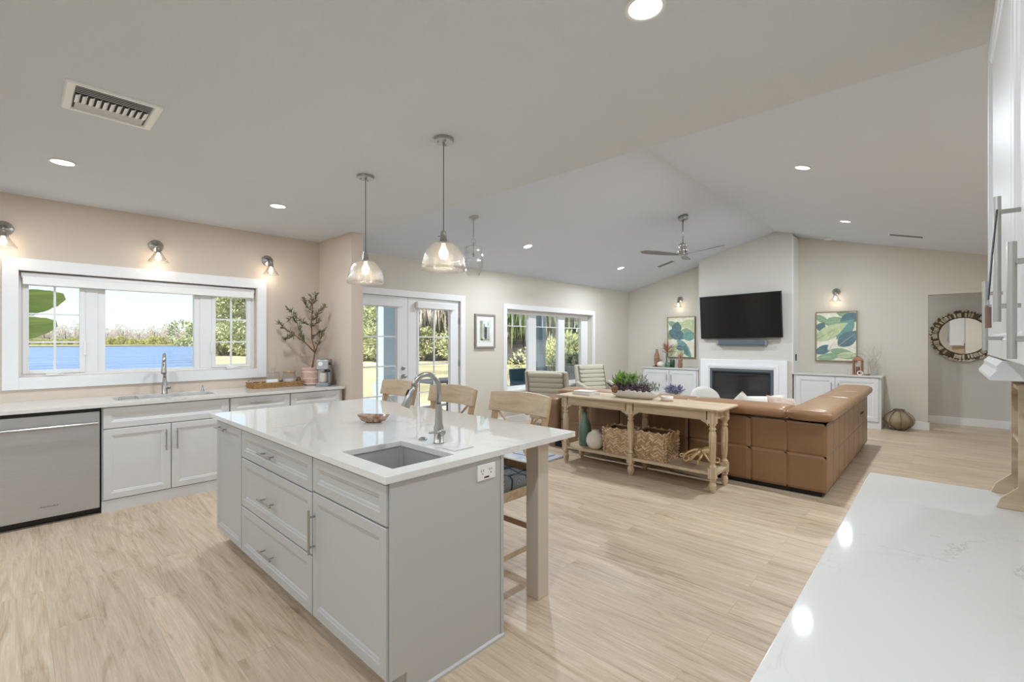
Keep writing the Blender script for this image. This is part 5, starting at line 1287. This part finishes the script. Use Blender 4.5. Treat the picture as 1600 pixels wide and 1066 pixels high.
# ================================================================== OUTDOORS
def grassmat():
    m = bpy.data.materials.new('sunlit lawn'); m.use_nodes = True; n = m.node_tree.nodes; L = m.node_tree.links; p = n['Principled BSDF']
    tc = n.new('ShaderNodeTexCoord'); a = n.new('ShaderNodeTexNoise'); a.inputs['Scale'].default_value = .35; a.inputs['Detail'].default_value = 8
    cr = n.new('ShaderNodeValToRGB'); cr.color_ramp.elements[0].position = .38; cr.color_ramp.elements[0].color = lin((158, 156, 118))+(1,); cr.color_ramp.elements[1].position = .62; cr.color_ramp.elements[1].color = lin((198, 188, 152))+(1,)
    L.new(tc.outputs['Object'], a.inputs[0]); L.new(a.outputs[0], cr.inputs[0]); L.new(cr.outputs[0], p.inputs['Base Color']); p.inputs['Roughness'].default_value = 1
    return m
def watermat():
    m = bpy.data.materials.new('lake water'); m.use_nodes = True; n = m.node_tree.nodes; L = m.node_tree.links; p = n['Principled BSDF']
    p.inputs['Base Color'].default_value = lin((92, 124, 168))+(1,); p.inputs['Roughness'].default_value = .22; p.inputs['Specular IOR Level'].default_value = .4
    tc = n.new('ShaderNodeTexCoord'); mp = n.new('ShaderNodeMapping'); mp.inputs['Scale'].default_value = (.05, .22, 1); mp.inputs['Rotation'].default_value = (0, 0, rad(-12))
    a = n.new('ShaderNodeTexNoise'); a.inputs['Scale'].default_value = 1.2; a.inputs['Detail'].default_value = 6
    b = n.new('ShaderNodeBump'); b.inputs['Strength'].default_value = 1; b.inputs['Distance'].default_value = 4.0
    L.new(tc.outputs['Object'], mp.inputs[0]); L.new(mp.outputs[0], a.inputs[0]); L.new(a.outputs[0], b.inputs['Height']); L.new(b.outputs[0], p.inputs['Normal'])
    return m
GZ = -.3
struct('ground_lawn', MB().prism([(-90, 6.2, GZ-2), (160, 6.2, GZ-2), (160, 150, GZ-2), (44, 150, GZ-2), (32, 118, GZ-2), (20, 82, GZ-2), (7, 29, GZ-2), (3, 21, GZ-2), (-12, 17, GZ-2), (-90, 15, GZ-2)], (0, 0, 2)), grassmat())
struct('lake_water', MB().box(-260, 320, 14, 420, -3.2, -1.0), watermat())
struct('ground_shore', MB().box(-300, 400, 300, 480, -3, -.6), mat('far bank', (150, 148, 110), 1))
struct('patio_floor', MB().box(2.0, 11.6, 5.86, 9.2, -.32, -.04), mat('patio concrete', (190, 188, 182), .9, bump=(30, .3, .004)))
struct('garden_path', MB().prism([(10, 33, GZ+.001), (60, 27, GZ+.001), (60, 29.5, GZ+.001), (10, 36, GZ+.001)], (0, 0, .02)), mat('pale path', (214, 208, 196), .95))
PM = mat('porch column paint', (150, 172, 186), .6)
for (x, lb) in ((5.30, 'pale blue square porch column seen through the french doors'), (10.30, 'pale blue square porch column seen through the patio window')):
    t_ = thing('porch_column', lb, 'column', (x, 8.55, -.04))
    obj('shaft', MB().box(-.14, .14, -.14, .14, 0, 2.95), PM, t_); obj('base', MB().box(-.19, .19, -.19, .19, 0, .62).box(-.16, .16, -.16, .16, .62, .66), PM, t_, bevel=.01)
struct('sun_blocker_rear', MB().box(-7.5, -3.4, -1.5, 7.0, 2.5, 2.6), PM)  # unseen slab, added to keep sun out of the rear glazing
struct('roof_porch', MB().box(5.0, 10.7, 5.86, 8.85, 2.92, 3.1), PM)
TEAL = mat('teal weave', (58, 96, 112), .8); TEALL = mat('blue cushion', (96, 148, 168), .85)
def patio_chair(loc, rz, label, m, sw=.66):
    t_ = thing('patio_chair', label, 'patio chair', loc, rz, 'patio chairs outside the windows')
    obj('seat', MB().box(-sw/2, sw/2, -.3, .3, .18, .36), m, t_, bevel=.03); obj('cushion', MB().soft((0, .02, .40), (sw-.1, .52, .12), .3, 24, 8), TEALL, t_, smooth=True)
    obj('backrest', MB().prism([(-sw/2, -.30, .3), (-sw/2, -.22, .3), (-sw/2, -.30, .84), (-sw/2, -.38, .84)], (sw, 0, 0)), m, t_, bevel=.02)
    for s in (-1, 1): obj('arm', MB().box(s*sw/2-.04, s*sw/2+.04, -.3, .3, .18, .58), m, t_, bevel=.02)
    for sx in (-1, 1):
        for sy in (-1, 1): obj('leg', MB().box(sx*.28-.02, sx*.28+.02, sy*.26-.02, sy*.26+.02, 0, .19), m, t_)
patio_chair((6.75, 6.9, -.04), rad(150), 'teal patio chair with blue cushion outside the first patio window pane', TEAL)
patio_chair((8.75, 7.2, -.04), rad(180), 'wide dark teal patio sofa outside the middle window pane', TEAL, 1.5)
patio_chair((10.0, 6.55, -.04), rad(205), 'grey-blue rounded patio chair outside the last window pane', mat('grey weave', (136, 152, 164), .8))
t_ = thing('patio_table', 'low dark patio table outside the french doors', 'patio table', (6.0, 7.6, -.04))
obj('table_top', MB().box(-.45, .45, -.3, .3, .66, .72), mat('dark patio top', (62, 74, 86), .6), t_, bevel=.01)
for sx in (-1, 1):
    for sy in (-1, 1): obj('leg', MB().box(sx*.4-.03, sx*.4+.03, sy*.25-.03, sy*.25+.03, 0, .66), M['iron'], t_)

def foliage_mesh(n, blobs, l0, l1, w_, up=.2):
    lf = MB()
    for k in range(n):
        c, r = random.choice(blobs); d = Vector((random.gauss(0, 1), random.gauss(0, 1), random.gauss(0, 1))).normalized()
        p = Vector(c)+Vector((d.x*r[0], d.y*r[1], d.z*r[2]))*random.uniform(.72, 1.0)
        dd = (d+Vector((random.uniform(-.8, .8), random.uniform(-.8, .8), random.uniform(-.6, .6)+up))).normalized()
        lf.leaf(p, dd, random.uniform(l0, l1), w_)
    return lf
def leafmat(name, a, b, rough=.7):
    m = mat(name, a, rough, noise=((1.3, 1.3, 1.3), .18, b, .5)); return m
LG = leafmat('shrub leaf', (146, 156, 108), (200, 202, 158)); LD = leafmat('dark leaf', (84, 104, 72), (132, 148, 100)); LY = leafmat('pale leaf', (176, 184, 128), (212, 212, 164))
LM = leafmat('grey moss', (150, 146, 136), (196, 190, 182)); LB = leafmat('bare woods', (176, 166, 152), (210, 202, 190)); LT = mat('tree bark', (120, 108, 96), .9)
LF = leafmat('far bank green', (168, 176, 118), (206, 198, 140))
random.seed(12)
def shrub(name, m, label, group, n=2200, l=(.10, .18), w_=.07):
    bl = [((random.uniform(-.6, .6), random.uniform(-.6, .6), random.uniform(.45, 1.0)), (.55, .55, .5)) for _ in range(7)]
    t_ = thing(name, label, 'shrub' if 'shrub' in name else 'tree', (0, 0, 0), 0, group)
    obj('foliage', foliage_mesh(n, bl, l[0], l[1], w_), m, t_)
    mb = MB()
    for k in range(4): mb.tube([(random.uniform(-.1, .1), random.uniform(-.1, .1), -.05), (random.uniform(-.4, .4), random.uniform(-.4, .4), .8)], [.03, .015], 6)
    obj('stem', mb, LT, t_); return t_
def tree(m, label, group, h=1.0, n=3200, moss=False, l=(.16, .3), w_=.09, trunk=LT):
    """unit-ish tree about 5 m high; scale it when placed"""
    bl = [((random.uniform(-1.2, 1.2), random.uniform(-1.2, 1.2), random.uniform(2.1, 4.2)), (.85, .85, .65)) for _ in range(11)]
    t_ = thing('tree', label, 'tree', (0, 0, 0), 0, group)
    lf = foliage_mesh(n, bl, l[0], l[1], w_)
    if moss:
        for k in range(900):
            c, r = random.choice(bl); p = Vector(c)+Vector((random.uniform(-1, 1)*r[0], random.uniform(-1, 1)*r[1], -r[2]*random.random())); lf.leaf(p, (random.uniform(-.1, .1), random.uniform(-.1, .1), -1), random.uniform(.4, .9), .09)
    obj('crown', lf, m, t_)
    mb = MB(); mb.tube([(0, 0, -.1), (.05, 0, 1.0), (-.05, .05, 2.2), (0, 0, 3.4)], [.17, .13, .1, .05], 8)
    for c, r in bl[:7]: mb.tube([(0, 0, 1.6+random.random()*.6), ((c[0])*.5, (c[1])*.5, (c[2]+1.8)/2), c], [.07, .05, .02], 6)
    obj('trunk', mb, trunk, t_, smooth=True); return t_
def at(u, dist, z=GZ):      # ground point seen in picture column u at a given forward depth
    k = (u-800)/725; a = rad(43); return (dist*(math.cos(a)+k*math.sin(a)), dist*(math.sin(a)-k*math.cos(a)), z)
S1 = shrub('shrub', LG, 'yellow-green shrub in the hedge beyond the lawn', 'hedge shrubs beyond the lawn')
S2 = shrub('shrub', LY, 'pale variegated shrub just beyond the patio', 'pale shrubs by the patio', 2600, (.08, .15), .05)
S3 = shrub('shrub', LD, 'dark spiky low plant at the patio edge', 'low plants by the patio', 1500, (.25, .45), .045)
T1 = tree(LG, 'green leafy tree behind the hedge', 'green trees behind the hedge')
T2 = tree(LM, 'grey moss-draped oak behind the hedge', 'mossy oaks behind the hedge', moss=True)
T3 = tree(LD, 'dark green tree beyond the patio', 'dark trees beyond the patio', moss=True)
T4 = tree(LB, 'bare pinkish-grey tree in the woods across the lake', 'bare woods across the lake', n=1500, l=(.1, .3), w_=.07)
T5 = tree(LF, 'low green tree on the far bank of the lake', 'green trees on the far bank', n=1500, l=(.25, .4), w_=.2)
def put(root, u, dist, s, z=GZ, rz=None, sz=None, first=[set()]):
    rz = random.uniform(0, 6.28) if rz is None else rz; sc = (s, s, s*(sz or 1))
    if id(root) not in first[0]:
        first[0].add(id(root)); root.location = at(u, dist, z); root.rotation_euler = (0, 0, rz); root.scale = sc; return root
    return dup(root, at(u, dist, z), rz, scale=sc)
# hedge and trees across the lawn (french doors, sink window's last pane)
for k, u in enumerate(range(320, 730, 24)): put(S1, u+random.uniform(-5, 5), 40+random.uniform(-2, 4)+(18 if u < 420 else 0), (2.2 if u > 420 else 3.0)*random.uniform(.85, 1.15))
for u, d, s in ((345, 75, 2.0), (375, 72, 2.4), (400, 70, 2.4), (590, 50, 1.35), (620, 47, 1.5), (565, 60, 1.2)): put(T1, u, d, s)
for u, d, s in ((640, 52, 2.0), (668, 50, 2.4), (700, 48, 2.6), (725, 50, 2.6), (610, 62, 1.7), (352, 90, 2.6), (385, 95, 2.8), (580, 75, 1.4), (800, 40, 2.2), (822, 44, 2.6), (775, 42, 2.2), (795, 36, 1.9), (812, 38, 2.0), (675, 42, 2.0), (690, 43, 2.2), (655, 46, 2.0), (835, 40, 2.2)): put(T2, u, d, s)
# beyond the patio window
for u, d, s in ((850, 24, 1.7), (872, 20, 1.6), (893, 22, 1.7), (915, 19, 1.6), (935, 21, 1.7), (955, 22, 1.8)): put(T3, u, d, s)
for u, d, s in ((862, 16.5, 1.15), (876, 18, 1.4), (893, 17.2, 1.5), (910, 18, 1.5), (928, 18.4, 1.5), (945, 19, 1.6)): put(S2, u, d, s)
for u, d, s in ((884, 15.0, .8), (898, 15.2, .9), (913, 15.4, .9), (930, 15.6, .9)): put(S3, u, d, s)
# across the lake
for k in range(46): put(T4, 20+k*8.2+random.uniform(-1, 1), 326+(k % 3)*22, random.uniform(2.3, 2.8), z=-5.5, sz=random.uniform(1.4, 1.8))
for k in range(44): put(T5, 25+k*8.2+random.uniform(-1, 1), 304+(k % 2)*10, random.uniform(1.6, 2.0), z=-4.2, sz=random.uniform(.8, 1.1))
# banana plant by the sink window
t_ = thing('banana_plant', 'banana plant with two broad leaves outside the sink window', 'plant', (-.42, 7.0, GZ))
obj('stem', MB().tube([(0, 0, 0), (.02, 0, 1.0), (-.08, 0, 2.12)], [.09, .08, .04], 12), mat('banana stem', (120, 136, 84), .7), t_, smooth=True)
def bleaf(p, d, L_, W_, droop):
    mb = MB(); d = Vector(d).normalized(); side = Vector((.25, -.55, .8)); side = (side-d*side.dot(d)).normalized(); n_ = 22; A = []; nrm = d.cross(side)
    for i in range(n_+1):
        f_ = i/n_; c = Vector(p)+d*L_*f_+Vector((0, 0, droop*f_*f_)); w2 = W_/2*math.sin(PI*min(1, f_*.93+.05))**.55*(1+.05*math.sin(i*2.6)); A.append((c+side*w2+nrm*w2*.35, c, c-side*w2+nrm*w2*.35))
    vs = [q for a in A for q in a]; fs = []
    for i in range(n_):
        if i % 30 == 29: fs.append((i*3+1, i*3+4, i*3+5, i*3+2)); continue
        fs += [(i*3, i*3+3, i*3+4, i*3+1), (i*3+1, i*3+4, i*3+5, i*3+2)]
    mb.add(vs, fs); return mb
BL = mat('banana leaf', (136, 176, 96), .4, noise=((2, 30, 2), .2, (186, 210, 130)), trans=.0)
obj('leaf', bleaf((-.1, 0, 2.04), (1, -.1, .30), .93, .36, -.06), BL, t_); obj('leaf', bleaf((-.1, 0, 1.84), (1, -.05, .14), .84, .34, .0), BL, t_)
obj('leaf', bleaf((0, 0, 2.05), (-1, .2, .6), 1.3, .32, -.3), BL, t_); obj('leaf', bleaf((0, 0, 2.05), (-.2, .9, .9), 1.2, .32, -.3), BL, t_)
